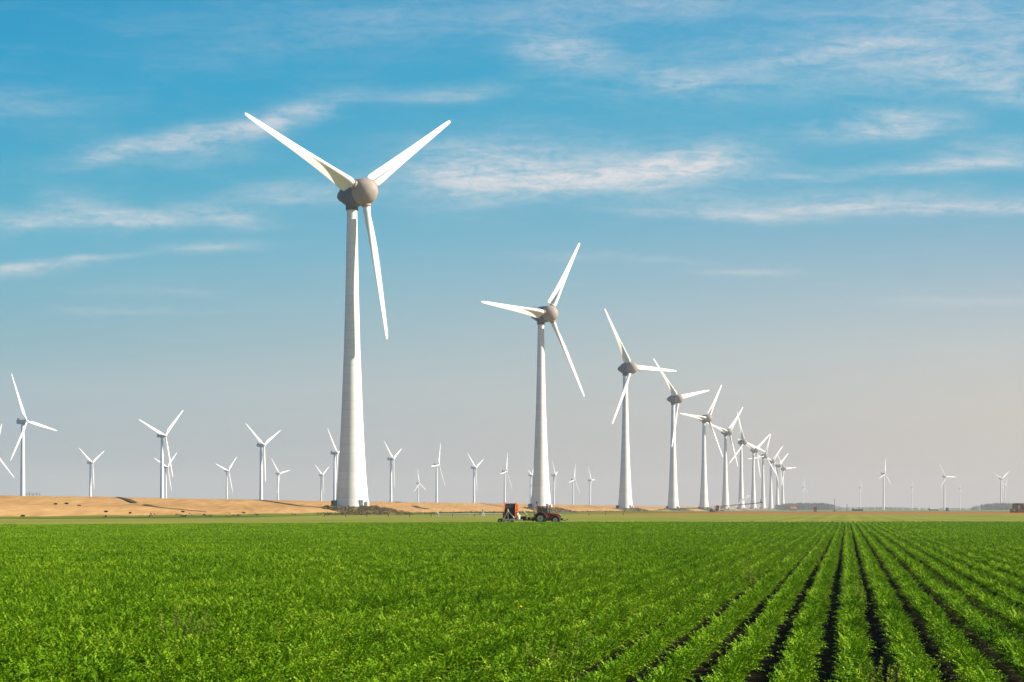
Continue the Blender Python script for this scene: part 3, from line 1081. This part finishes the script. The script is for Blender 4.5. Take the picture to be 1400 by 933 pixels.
ORD = ['lowest', 'second', 'third', 'fourth', 'fifth']
COLN = ['leftmost', 'second', 'third', 'fourth', 'fifth', 'sixth', 'seventh', 'eighth', 'ninth']
protoc = {}
rng = random.Random(4)


def crate(loc, w, d, h, mk, label, group):
    key = (w, d, h, mk)
    if key not in protoc:
        protoc[key] = crate_mb(w, d, h).build('crate', M[mk]); o = protoc[key]
    else:
        o = protoc[key].copy(); C.objects.link(o)
    o.location = loc
    tag(o, label, 'crate', group)
    return o


CD = 1120
mats = ['wood1', 'wood2', 'wood4', 'wood3', 'wood2', 'wood1', 'wood4', 'wood2']
for c in range(8):
    for tier in range(5):
        if c == 0 and tier > 1: continue
        X = (1381 - 700) / F * CD + .85 + c * 1.66
        mk = mats[(c * 3 + (tier // 2) * 2 + (rng.random() < .2)) % 8]
        nm = {'wood1': 'brown', 'wood2': 'red-brown', 'wood3': 'tan', 'wood4': 'blackish'}[mk]
        crate((X + rng.uniform(-.04, .04), CD, .02 + tier * 1.235), 1.6, 1.2, 1.235, mk,
              '%s wooden crate of the big right-edge stack, %s tier up, %s column from left' % (nm, ORD[tier], COLN[c]), 'crates of the big stack at the right edge')
for tier in range(4):
    crate(at(1114.6, 1480, .02 + tier * 1.1), 2.3, 1.6, 1.1, 'wood2', 'orange-brown crate of the lone small stack before the far wood, %s one' % ['lowest', 'second', 'third', 'topmost'][tier], 'crates of the lone small stack')
for c in range(6):
    for tier in range(2):
        crate(at(1166.2 + c * 2.45, 2050, .02 + tier * 1.2), 2.1, 1.5, 1.2, 'wood4', 'dark crate of the low far row on the horizon, %s tier, %s from left' % (['lower', 'upper'][tier], COLN[c]), 'crates of the dark low row')

# poles
for px, D, h, lab in ((1141, 1650, 12.5, 'tall thin dark pole with a bush at its foot near the far wood'), (1158, 1750, 7.5, 'short dark pole right of the taller thin pole on the horizon')):
    e = empty('pole', at(px, D, 0)); tag(e, lab, 'pole')
    MB().tube([(0, 0, -.2), (0, 0, h)], [.26, .16], 8).build('shaft', M['post'], e)
    MB().box((0, 0, h - .5), (1.5, .2, .2), bev=.03).build('crossarm', M['post'], e)
e = empty('bush', at(1141, 1646, 0)); tag(e, 'small dark bush at the foot of the tall thin pole', 'bush')
mb = MB(); leaf_clump(mb, (0, 0, .9), (1.3, 1.2, .9), 180, .2, random.Random(9), tint=(0, .6)); mb.build('foliage', M['shrub'], e)
MB().tube([(0, 0, -.1), (.1, 0, .9)], [.1, .04], 6).build('stem', M['post'], e)


def house(px, D, w, d, h, rh, wall, roof, label, cat='house', name='farmhouse', windows=2):
    e = empty(name, at(px, D, 0)); tag(e, label, cat)
    wl = MB(); x, y = w / 2, d / 2
    wl.add([(-x, -y, -.1), (x, -y, -.1), (x, y, -.1), (-x, y, -.1), (-x, -y, h), (x, -y, h), (x, y, h), (-x, y, h), (-x, 0, h + rh), (x, 0, h + rh)],
           [(0, 1, 5, 4), (1, 2, 6, 9, 5), (2, 3, 7, 6), (3, 0, 4, 8, 7)])
    wl.build('wall', wall, e)
    rf = MB(); o_ = .4; th = .18
    for sg in (-1, 1):
        k = rh / y
        vs = [(-x - o_, sg * (y + o_), h - o_ * k), (x + o_, sg * (y + o_), h - o_ * k), (x + o_, 0, h + rh + .01), (-x - o_, 0, h + rh + .01)]
        vs2 = [(a, b, c + th) for a, b, c in vs]
        f = [(0, 1, 2, 3), (7, 6, 5, 4), (0, 4, 5, 1), (1, 5, 6, 2), (3, 7, 4, 0)]
        if sg > 0: f = [tuple(reversed(q)) for q in f]
        rf.add([(a, b, c + .02) for a, b, c in vs] + vs2, f)
    rf.build('roof', roof, e)
    for k in range(windows):
        wx = -x + w * (k + .5) / windows
        MB().box((wx, -y - .02, h * .52), (w / windows * .35, .08, h * .32), bev=.02).build('window', M['dark'], e)
    MB().box((x * .78, -y - .02, 1.05), (1.0, .08, 2.1), bev=.02).build('door', M['door'], e)
    return e


house(1084.5, 2700, 9.5, 7, 3.2, 3.2, M['brick'], M['rooftile'], 'small pale farmhouse with a low roof in front of the far wood', windows=3)
house(1276.5, 2600, 12.5, 9, 2.4, 2.0, M['shed'], M['shed'], 'long low pale shed on the horizon left of the blue container', 'shed', 'shed', windows=4)

cn = empty('container', at(1294.8, 1900, 0)); tag(cn, 'upright dark blue container standing alone on the right-hand horizon', 'container')
MB().box((0, 0, 2.1), (2.9, 2.6, 3.8), bev=.05).build('body', M['container'], cn)
MB().box((0, 0, 4.1), (3.3, 3.0, .22), bev=.03).build('lid', M['white'], cn)
MB().box((-.7, -1.33, 1.9), (1.2, .06, 3.0), bev=.02).box((.7, -1.33, 1.9), (1.2, .06, 3.0), bev=.02).build('door', M['cab_blue'], cn)
MB().box((-1.2, 0, .12), (.3, 2.4, .26)).box((1.2, 0, .12), (.3, 2.4, .26)).build('skid', M['dark'], cn)


# ------------------------------------------------------------------ carrot crop: one stuff object, row segments instanced on its own points
def frond(mb, base, az, length, lean, rng, npin, pl, pw, tint):
    """an arching stalk with feathery pinnae"""
    h = Vector((math.cos(az), math.sin(az), 0))
    pts = []
    p = Vector(base)
    ang = rng.uniform(.05, .35) * lean
    seg = 6
    for k in range(seg + 1):
        pts.append(p.copy())
        d = Vector((0, 0, math.cos(ang))) + h * math.sin(ang)
        p = p + d * (length / seg)
        ang += lean * rng.uniform(.14, .34)
    side = Vector((-h.y, h.x, 0))
    # stalk
    w = .004
    for k in range(seg):
        mb.add([pts[k] - side * w, pts[k] + side * w, pts[k + 1] + side * w * .7, pts[k + 1] - side * w * .7], [(0, 1, 2, 3)], False, tint * .7)
    for k in range(npin):
        u = .25 + .75 * (k + rng.random()) / npin
        f = u * seg; i = min(int(f), seg - 1)
        q = pts[i].lerp(pts[i + 1], f - i)
        d = (pts[i + 1] - pts[i]).normalized()
        sg = 1 if k % 2 else -1
        L = pl * rng.uniform(.6, 1.3) * (1.25 - .75 * u)
        out = (side * sg * rng.uniform(.6, 1.1) + d * rng.uniform(.4, .9) + Vector((0, 0, rng.uniform(-.25, .35)))).normalized()
        nrm = out.cross(d).normalized()
        ww = (out.cross(nrm).normalized() + nrm * rng.uniform(-1.2, 1.2)).normalized() * pw * rng.uniform(.7, 1.3)
        e = q + out * L
        mid = q + out * L * .5 + Vector((0, 0, .15 * L))
        tt = min(1, max(0, tint + rng.uniform(-.10, .10)))
        mb.add([q, mid + ww, e, mid - ww], [(0, 1, 2, 3)], False, tt)


def segment(name, L, nplants, nf, npin, pl, pw, hw, seed):
    rng = random.Random(seed)
    mb = MB()
    for k in range(nplants):
        y = L * ((k + rng.random()) / nplants - .5)
        x = rng.uniform(-hw, hw)
        vig = rng.uniform(.85, 1.10)
        pt_ = rng.gauss(.45, .17)
        for j in range(nf):
            az = rng.uniform(0, 2 * math.pi)
            lean = rng.uniform(.40, 1.35)
            tint = min(1, max(0, rng.gauss(pt_, .24)))
            frond(mb, (x + rng.gauss(0, .015), y + rng.gauss(0, .015), .06), az, vig * rng.uniform(.31, .42), lean, rng, npin, pl, pw, tint)
    me = bpy.data.meshes.new(name)
    me.from_pydata(mb.v, [], mb.f)
    a_ = me.attributes.new('tint', 'FLOAT', 'FACE')
    a_.data.foreach_set('value', [0.5 if c is None else c for c in mb.col])
    me.materials.append(M['crop'])
    me.update()
    return bpy.data.objects.new(name, me)


LODS = [('near', 10, dict(L=1.0, nplants=22, nf=7, npin=18, pl=.052, pw=.0115, hw=.085)),
        ('mid', 8, dict(L=1.0, nplants=18, nf=7, npin=12, pl=.062, pw=.017, hw=.095)),
        ('far', 8, dict(L=2.0, nplants=34, nf=6, npin=8, pl=.08, pw=.028, hw=.09))]
colls = []
for li, (nm, cnt, kw) in enumerate(LODS):
    cl = bpy.data.collections.new('carrot_rows_' + nm)
    for k in range(cnt):
        cl.objects.link(segment('carrot_segment', seed=100 * li + k, **kw))
    colls.append(cl)

pts, rots, scls, idxs, lods = [], [], [], [], []
rng = random.Random(77)
PITCH = .75
PH = .10
NEARB, MIDB = 58, 125
for k in range(-260, 140):
    l = PH + PITCH * k
    s = 8.0
    while s < 330:
        q = sl(s, l)
        D = q.y
        step = 1.0 if D < MIDB else 2.0
        c = sl(s + step / 2, l)
        s += step
        D = c.y
        if D < 12 or D > edge_d(c.x) - .4: continue
        if abs(c.x) > D * .3 + 11: continue
        li = 0 if D < NEARB else (1 if D < MIDB else 2)
        # weak spots and gaps
        g = math.sin(c.x * .31 + 1.3) * math.sin(c.y * .17 + .4) + math.sin(c.x * .11 - c.y * .07)
        vig = 1.0 + .05 * g + rng.uniform(-.06, .06)
        pts.append((c.x + rng.gauss(0, .026), c.y + rng.gauss(0, .026), rng.uniform(-.015, .015)))
        rots.append(-A + (math.pi if rng.random() < .5 else 0) + rng.gauss(0, .012))
        scls.append((rng.uniform(.84, 1.05) * (-1 if rng.random() < .5 else 1), 1.04, vig * rng.uniform(.92, 1.1)))
        idxs.append(rng.randrange(LODS[li][1])); lods.append(li)

me = bpy.data.meshes.new('carrot_crop')
me.from_pydata(pts, [], [])
at_ = me.attributes.new('rot', 'FLOAT_VECTOR', 'POINT'); at_.data.foreach_set('vector', [x for r in rots for x in (0, 0, r)])
at_ = me.attributes.new('scl', 'FLOAT_VECTOR', 'POINT'); at_.data.foreach_set('vector', [x for s in scls for x in s])
at_ = me.attributes.new('idx', 'INT', 'POINT'); at_.data.foreach_set('value', idxs)
at_ = me.attributes.new('lod', 'INT', 'POINT'); at_.data.foreach_set('value', lods)
crop = bpy.data.objects.new('carrot_crop', me)
C.objects.link(crop)
tag(crop, kind='stuff')

ng = bpy.data.node_groups.new('plant_rows', 'GeometryNodeTree')
ng.interface.new_socket('Geometry', in_out='INPUT', socket_type='NodeSocketGeometry')
ng.interface.new_socket('Geometry', in_out='OUTPUT', socket_type='NodeSocketGeometry')
gi = ng.nodes.new('NodeGroupInput'); go = ng.nodes.new('NodeGroupOutput')
jn = ng.nodes.new('GeometryNodeJoinGeometry')


def named(nm, typ):
    n = ng.nodes.new('GeometryNodeInputNamedAttribute'); n.data_type = typ
    n.inputs['Name'].default_value = nm
    return [o for o in n.outputs if o.enabled and o.name == 'Attribute'][0]


for li, cl in enumerate(colls):
    ci = ng.nodes.new('GeometryNodeCollectionInfo'); ci.inputs['Collection'].default_value = cl
    ci.inputs['Separate Children'].default_value = True
    ci.inputs['Reset Children'].default_value = True
    cmp_ = ng.nodes.new('FunctionNodeCompare'); cmp_.data_type = 'INT'; cmp_.operation = 'EQUAL'
    ii = [s_ for s_ in cmp_.inputs if s_.enabled]
    ng.links.new(named('lod', 'INT'), ii[0]); ii[1].default_value = li
    ip = ng.nodes.new('GeometryNodeInstanceOnPoints')
    ip.inputs['Pick Instance'].default_value = True
    ng.links.new(gi.outputs[0], ip.inputs['Points'])
    ng.links.new(cmp_.outputs[0], ip.inputs['Selection'])
    ng.links.new(ci.outputs[0], ip.inputs['Instance'])
    ng.links.new(named('idx', 'INT'), ip.inputs['Instance Index'])
    e2r = ng.nodes.new('FunctionNodeEulerToRotation')
    ng.links.new(named('rot', 'FLOAT_VECTOR'), e2r.inputs[0])
    ng.links.new(e2r.outputs[0], ip.inputs['Rotation'])
    ng.links.new(named('scl', 'FLOAT_VECTOR'), ip.inputs['Scale'])
    ng.links.new(ip.outputs[0], jn.inputs[0])
ng.links.new(jn.outputs[0], go.inputs[0])
md = crop.modifiers.new('rows', 'NODES'); md.node_group = ng


# ------------------------------------------------------------------ pale weeds standing in the crop
def weed(px, py, h, n, seed, lab, lodz=.35):
    D = F * (CAMZ - lodz) / (py - HOR)
    rng = random.Random(seed)
    e = empty('weed', at(px, D, 0)); tag(e, lab, 'weed')
    st = MB(); lf = MB()
    for k in range(n):
        az = rng.uniform(0, 6.28); bx = rng.gauss(0, .12); by = rng.gauss(0, .12)
        hh = h * rng.uniform(.7, 1.1)
        tip = (bx + math.cos(az) * .2 * hh, by + math.sin(az) * .2 * hh, hh)
        st.tube([(bx, by, 0), (bx + math.cos(az) * .06, by + math.sin(az) * .06, hh * .5), tip], [.006, .005, .002], 4)
        for j in range(60):
            u = rng.uniform(.35, 1)
            p = Vector((bx, by, 0)).lerp(Vector(tip), u)
            a = rng.uniform(0, 6.28)
            d = Vector((math.cos(a), math.sin(a), rng.uniform(.1, 1.3))).normalized()
            L = rng.uniform(.04, .09) * (1.5 - u)
            w = d.cross(Vector((0, 0, 1))).normalized() * L * .25
            lf.add([p, p + d * L * .5 + w, p + d * L, p + d * L * .5 - w], [(0, 1, 2, 3)], False, rng.uniform(.2, 1))
    st.build('stem', M['stalk'], e); lf.build('foliage', M['stalk'], e)


weed(258, 872, .78, 9, 1, 'pale seedy weed clump standing in the dense crop at the lower left')
weed(238, 858, .72, 6, 2, 'pale thin weed just left of the seedy weed clump at the lower left')
weed(291, 860, .70, 5, 3, 'pale thin weed just right of the seedy weed clump at the lower left')
weed(1024, 793, .80, 12, 4, 'pale yellowish weed clump where the crop rows begin to show')
weed(1172, 815, .78, 8, 5, 'pale feathery weed at the edge of a crop row below the row vanishing point')
weed(1200, 930, .66, 9, 6, 'pale weed leaning into the dark furrow at the bottom right')
weed(1120, 768, .78, 7, 7, 'pale weed standing tall in the narrow crop row left of the centre furrow')
weed(750, 905, .66, 9, 8, 'pale weed patch in the dense crop at the bottom centre')
weed(517, 719, 1.0, 9, 9, 'dark tall weed on the far crop edge below the biggest tower', .5)
weed(325, 722, 1.0, 12, 10, 'bushy dark weed on the far crop edge left of the biggest tower', .5)
weed(18, 719.5, .9, 9, 12, 'tall weed on the far crop edge at the far left', .5)
D = F * (CAMZ - .42) / (837 - HOR)
e = empty('yellow_flower', at(710, D, 0)); tag(e, 'single yellow flower standing above the dense green crop', 'flower')
MB().tube([(0, 0, 0), (.02, 0, .5)], .006, 5).build('stem', M['stalk'], e)
mb = MB()
for k in range(9):
    a = k * 2 * math.pi / 9
    mb.add([(.02, 0, .5), (.02 + .035 * math.cos(a - .3), .035 * math.sin(a - .3), .52), (.02 + .06 * math.cos(a), .06 * math.sin(a), .515), (.02 + .035 * math.cos(a + .3), .035 * math.sin(a + .3), .52)], [(0, 1, 2, 3)])
mb.lathe([(.5, .01), (.51, .03), (.535, .02), (.54, .001)], 8, 'Z', (.02, 0, 0))
M['petal'] = paint('petal_yellow', (.75, .55, .03), .6, .2)
mb.build('bloom', M['petal'], e)

# ------------------------------------------------------------------ sun, sky
EXPO = .86
SKYK = 20 / 2 ** EXPO
SAZ, SEL = R(96), R(29)
sd = Vector((math.sin(SAZ) * math.cos(SEL), math.cos(SAZ) * math.cos(SEL), math.sin(SEL)))
L = bpy.data.lights.new('sun', 'SUN')
L.energy = 5.0; L.angle = R(.5); L.color = (1.0, .90, .76)
so = bpy.data.objects.new('sun', L)
so.rotation_euler = (-sd).to_track_quat('-Z', 'Y').to_euler()
so.location = (60, -20, 80)
C.objects.link(so)

w = bpy.data.worlds.new('World'); sc.world = w
w.use_nodes = True
t = w.node_tree; t.nodes.clear()
out = t.nodes.new('ShaderNodeOutputWorld')
bg = t.nodes.new('ShaderNodeBackground'); bg.inputs[1].default_value = .05
t.links.new(bg.outputs[0], out.inputs[0])
sky = t.nodes.new('ShaderNodeTexSky'); sky.sky_type = 'NISHITA'; sky.sun_disc = False
sky.sun_elevation = SEL; sky.sun_rotation = SAZ; sky.air_density = 1.0; sky.dust_density = 1.2; sky.ozone_density = 2.0
tc = t.nodes.new('ShaderNodeTexCoord')
sp = t.nodes.new('ShaderNodeSeparateXYZ'); t.links.new(tc.outputs['Generated'], sp.inputs[0])
ax = math_(t, 'MAXIMUM', math_(t, 'ABSOLUTE', sp.outputs[1]), .08)
U = math_(t, 'DIVIDE', sp.outputs[0], ax)
V = math_(t, 'DIVIDE', sp.outputs[2], ax)


def lin(c):
    return tuple(((x / 255) / 12.92 if x / 255 <= .04045 else (((x / 255) + .055) / 1.055) ** 2.4) for x in c)


def sky_ramp(pts):
    """pts: (photo y, sRGB)"""
    q = []
    for y, c in pts:
        q.append((max(0, min(1, (HOR - y) / F / .5)), tuple(v * SKYK for v in lin(c))))
    q.sort(key=lambda z: z[0])
    return ramp(t, q)


vr = math_(t, 'MULTIPLY', V, 2.0, True)
left = sky_ramp([(696, (170, 180, 187)), (642, (162, 176, 184)), (532, (163, 187, 196)), (470, (138, 181, 195)), (330, (92, 178, 205)), (250, (62, 170, 203)), (110, (0, 159, 203)), (0, (0, 152, 199)), (-300, (0, 125, 190))])
right = sky_ramp([(696, (206, 190, 184)), (650, (203, 190, 183)), (562, (203, 198, 190)), (480, (195, 200, 199)), (420, (176, 194, 203)), (330, (140, 183, 204)), (250, (92, 176, 206)), (120, (62, 170, 206)), (0, (62, 163, 206)), (-300, (30, 135, 195))])
t.links.new(vr, left.inputs[0]); t.links.new(vr, right.inputs[0])
hm = t.nodes.new('ShaderNodeMix'); hm.data_type = 'RGBA'
uf = math_(t, 'ADD', math_(t, 'MULTIPLY', U, 1.75), .5, True)
t.links.new(uf, hm.inputs[0]); t.links.new(left.outputs[0], hm.inputs[6]); t.links.new(right.outputs[0], hm.inputs[7])
# low sky graded towards the photograph's colours, upper dome the physical sky
lowm = t.nodes.new('ShaderNodeMapRange'); t.links.new(sp.outputs[2], lowm.inputs[0])
lowm.inputs[1].default_value = .30; lowm.inputs[2].default_value = .55; lowm.inputs[3].default_value = .98; lowm.inputs[4].default_value = 0.0
sm_ = t.nodes.new('ShaderNodeMix'); sm_.data_type = 'RGBA'
t.links.new(lowm.outputs[0], sm_.inputs[0]); t.links.new(sky.outputs[0], sm_.inputs[6]); t.links.new(hm.outputs[2], sm_.inputs[7])

# cirrus: soft patches broken up by streaky noise
CL = [  # cx, cy, rx, ry, angle (deg, up to the right), amount
    (700, 222, 125, 30, 2, .75), (800, 246, 150, 18, 4, .85), (955, 217, 70, 20, 8, .9), (625, 240, 70, 34, 0, .6), (880, 240, 110, 16, 6, .6),
    (150, 206, 34, 13, 0, .75), (235, 193, 115, 14, 12, .65), (372, 165, 80, 14, 15, .8), (275, 205, 60, 20, 5, .4),
    (70, 301, 125, 11, 2, .75), (108, 279, 42, 17, -8, .6), (205, 302, 60, 8, 3, .7), (322, 299, 42, 11, -5, .75), (410, 266, 75, 14, 4, .6), (292, 339, 50, 7, 2, .6),
    (20, 371, 60, 7, 4, .8), (85, 360, 80, 5, 5, .6), (15, 143, 90, 22, 0, .4),
    (1190, 70, 250, 48, 6, .55), (1130, 72, 130, 8, 12, .34), (1310, 88, 90, 28, -4, .5), (1392, 128, 60, 18, -18, .6), (768, 68, 44, 22, -8, .85), (930, 108, 62, 14, -6, .55), (600, 130, 85, 9, 4, .45),
    (1243, 165, 56, 15, 2, .95), (1205, 181, 70, 10, 2, .55), (1110, 178, 20, 8, -10, .3),
    (1325, 228, 125, 8, 2, .95), (1365, 204, 60, 13, 4, .55), (1255, 286, 165, 7, 0, .95), (1195, 273, 110, 12, 2, .55), (1390, 282, 60, 10, 4, .6),
    (1000, 295, 100, 6, -2, .75), (980, 277, 110, 15, 0, .5), (1102, 243, 60, 4, -2, .6), (1020, 371, 62, 4, -1, .5), (840, 354, 110, 4, -2, .3), (205, 398, 65, 5, 0, .35),
    (180, 424, 90, 4, 0, .3), (1330, 411, 110, 6, 0, .3), (700, 12, 300, 26, 2, .28), (890, 10, 110, 16, 4, .35), (420, 60, 200, 30, 4, .18), (1330, 15, 120, 24, -8, .4)]
# warp the sight direction with slow noise so the patches get torn edges
cb = t.nodes.new('ShaderNodeCombineXYZ'); t.links.new(U, cb.inputs[0]); t.links.new(V, cb.inputs[1])
wn = t.nodes.new('ShaderNodeTexNoise'); wn.inputs['Scale'].default_value = 16; wn.inputs['Detail'].default_value = 5; wn.inputs['Roughness'].default_value = .6
wmap = t.nodes.new('ShaderNodeMapping'); wmap.inputs['Scale'].default_value = (1, 2.2, 1)
t.links.new(cb.outputs[0], wmap.inputs[0]); t.links.new(wmap.outputs[0], wn.inputs['Vector'])
ws = t.nodes.new('ShaderNodeSeparateXYZ'); t.links.new(wn.outputs['Color'], ws.inputs[0])
U2 = math_(t, 'ADD', U, math_(t, 'MULTIPLY', math_(t, 'SUBTRACT', ws.outputs[0], .5), .050))
V2 = math_(t, 'ADD', V, math_(t, 'MULTIPLY', math_(t, 'SUBTRACT', ws.outputs[1], .5), .013))
acc = None
for cx, cy, rx, ry, ang, am in CL:
    u0, v0 = (cx - 700) / F, (HOR - cy) / F
    a = R(ang); co, si = math.cos(a), math.sin(a)
    kx, ky = F / (rx * 1.25), F / (ry * 1.22)
    # rotated, scaled coordinates as linear forms
    x = math_(t, 'ADD', math_(t, 'MULTIPLY', U2, co * kx), math_(t, 'MULTIPLY_ADD', V2, si * kx))
    x.node.inputs[1].links[0].from_node.inputs[2].default_value = -(u0 * co + v0 * si) * kx
    y = math_(t, 'ADD', math_(t, 'MULTIPLY', U2, -si * ky), math_(t, 'MULTIPLY_ADD', V2, co * ky))
    y.node.inputs[1].links[0].from_node.inputs[2].default_value = -(-u0 * si + v0 * co) * ky
    r2 = math_(t, 'ADD', math_(t, 'MULTIPLY', x, x), math_(t, 'MULTIPLY', y, y))
    g = math_(t, 'MULTIPLY', math_(t, 'POWER', 2.718, math_(t, 'MULTIPLY', r2, -1.0)), am)
    acc = g if acc is None else math_(t, 'ADD', acc, g)
# streaks
st1 = t.nodes.new('ShaderNodeMapping'); st1.inputs['Rotation'].default_value = (0, 0, R(-7)); st1.inputs['Scale'].default_value = (1, 5.5, 1)
t.links.new(cb.outputs[0], st1.inputs[0])
n1 = t.nodes.new('ShaderNodeTexNoise'); n1.inputs['Scale'].default_value = 20; n1.inputs['Detail'].default_value = 9; n1.inputs['Roughness'].default_value = .62; n1.inputs['Distortion'].default_value = .7
t.links.new(st1.outputs[0], n1.inputs['Vector'])
n2 = t.nodes.new('ShaderNodeTexNoise'); n2.inputs['Scale'].default_value = 85; n2.inputs['Detail'].default_value = 8; n2.inputs['Roughness'].default_value = .65; n2.inputs['Distortion'].default_value = .9
st2 = t.nodes.new('ShaderNodeMapping'); st2.inputs['Rotation'].default_value = (0, 0, R(10)); st2.inputs['Scale'].default_value = (1, 2.4, 1)
t.links.new(cb.outputs[0], st2.inputs[0]); t.links.new(st2.outputs[0], n2.inputs['Vector'])
stk = math_(t, 'ADD', math_(t, 'MULTIPLY', n1.outputs[0], .58), math_(t, 'MULTIPLY', n2.outputs[0], .42))
sr = t.nodes.new('ShaderNodeMapRange'); sr.clamp = True; t.links.new(stk, sr.inputs[0])
sr.inputs[1].default_value = .32; sr.inputs[2].default_value = .72; sr.inputs[3].default_value = .06; sr.inputs[4].default_value = 1.15
cden = math_(t, 'MULTIPLY', math_(t, 'MULTIPLY', acc, sr.outputs[0]), .72, True)
veil = math_(t, 'MULTIPLY', math_(t, 'SUBTRACT', n1.outputs[0], .50, True), .16, True)
cden = math_(t, 'MINIMUM', math_(t, 'ADD', cden, veil), .86)
cm = t.nodes.new('ShaderNodeMix'); cm.data_type = 'RGBA'
t.links.new(cden, cm.inputs[0]); t.links.new(sm_.outputs[2], cm.inputs[6])
cc = lin((233, 228, 229))
cm.inputs[7].default_value = (cc[0] * SKYK, cc[1] * SKYK, cc[2] * SKYK, 1)
t.links.new(cm.outputs[2], bg.inputs[0])

# ------------------------------------------------------------------ haze
hz = MB().box((0, 0, 0), (8000, 11300, 205.5)).build('haze', M['white'])
hz.location = (1300, 5250, 101.25)
hz.data.materials.clear()
hmat = bpy.data.materials.new('haze_air'); hmat.use_nodes = True
ht = hmat.node_tree; ht.nodes.clear()
ho = ht.nodes.new('ShaderNodeOutputMaterial')
pv = ht.nodes.new('ShaderNodeVolumePrincipled')
pv.inputs['Color'].default_value = (.78, .81, .825, 1)
pv.inputs['Density'].default_value = .92e-4
ht.links.new(pv.outputs[0], ho.inputs['Volume'])
hz.data.materials.append(hmat)
hz['kind'] = 'stuff'

# ------------------------------------------------------------------ camera and render settings
cam = bpy.data.cameras.new('camera')
cam.lens = 60; cam.sensor_width = 36; cam.shift_y = (HOR - 466.5) / 1400
cam.clip_start = .1; cam.clip_end = 60000
co_ = bpy.data.objects.new('camera', cam)
co_.location = (0, 0, CAMZ); co_.rotation_euler = (R(90), 0, 0)
C.objects.link(co_); sc.camera = co_
sc.render.engine = 'CYCLES'
sc.view_settings.view_transform = 'Standard'
sc.view_settings.look = 'None'
sc.view_settings.exposure = EXPO
sc.view_settings.gamma = 1
sc.cycles.use_denoising = True
sc.cycles.max_bounces = 6
sc.cycles.diffuse_bounces = 3
sc.cycles.transparent_max_bounces = 8
sc.cycles.volume_bounces = 0
sc.cycles.caustics_reflective = False
sc.cycles.caustics_refractive = False
sc.render.resolution_x, sc.render.resolution_y = 1024, 682
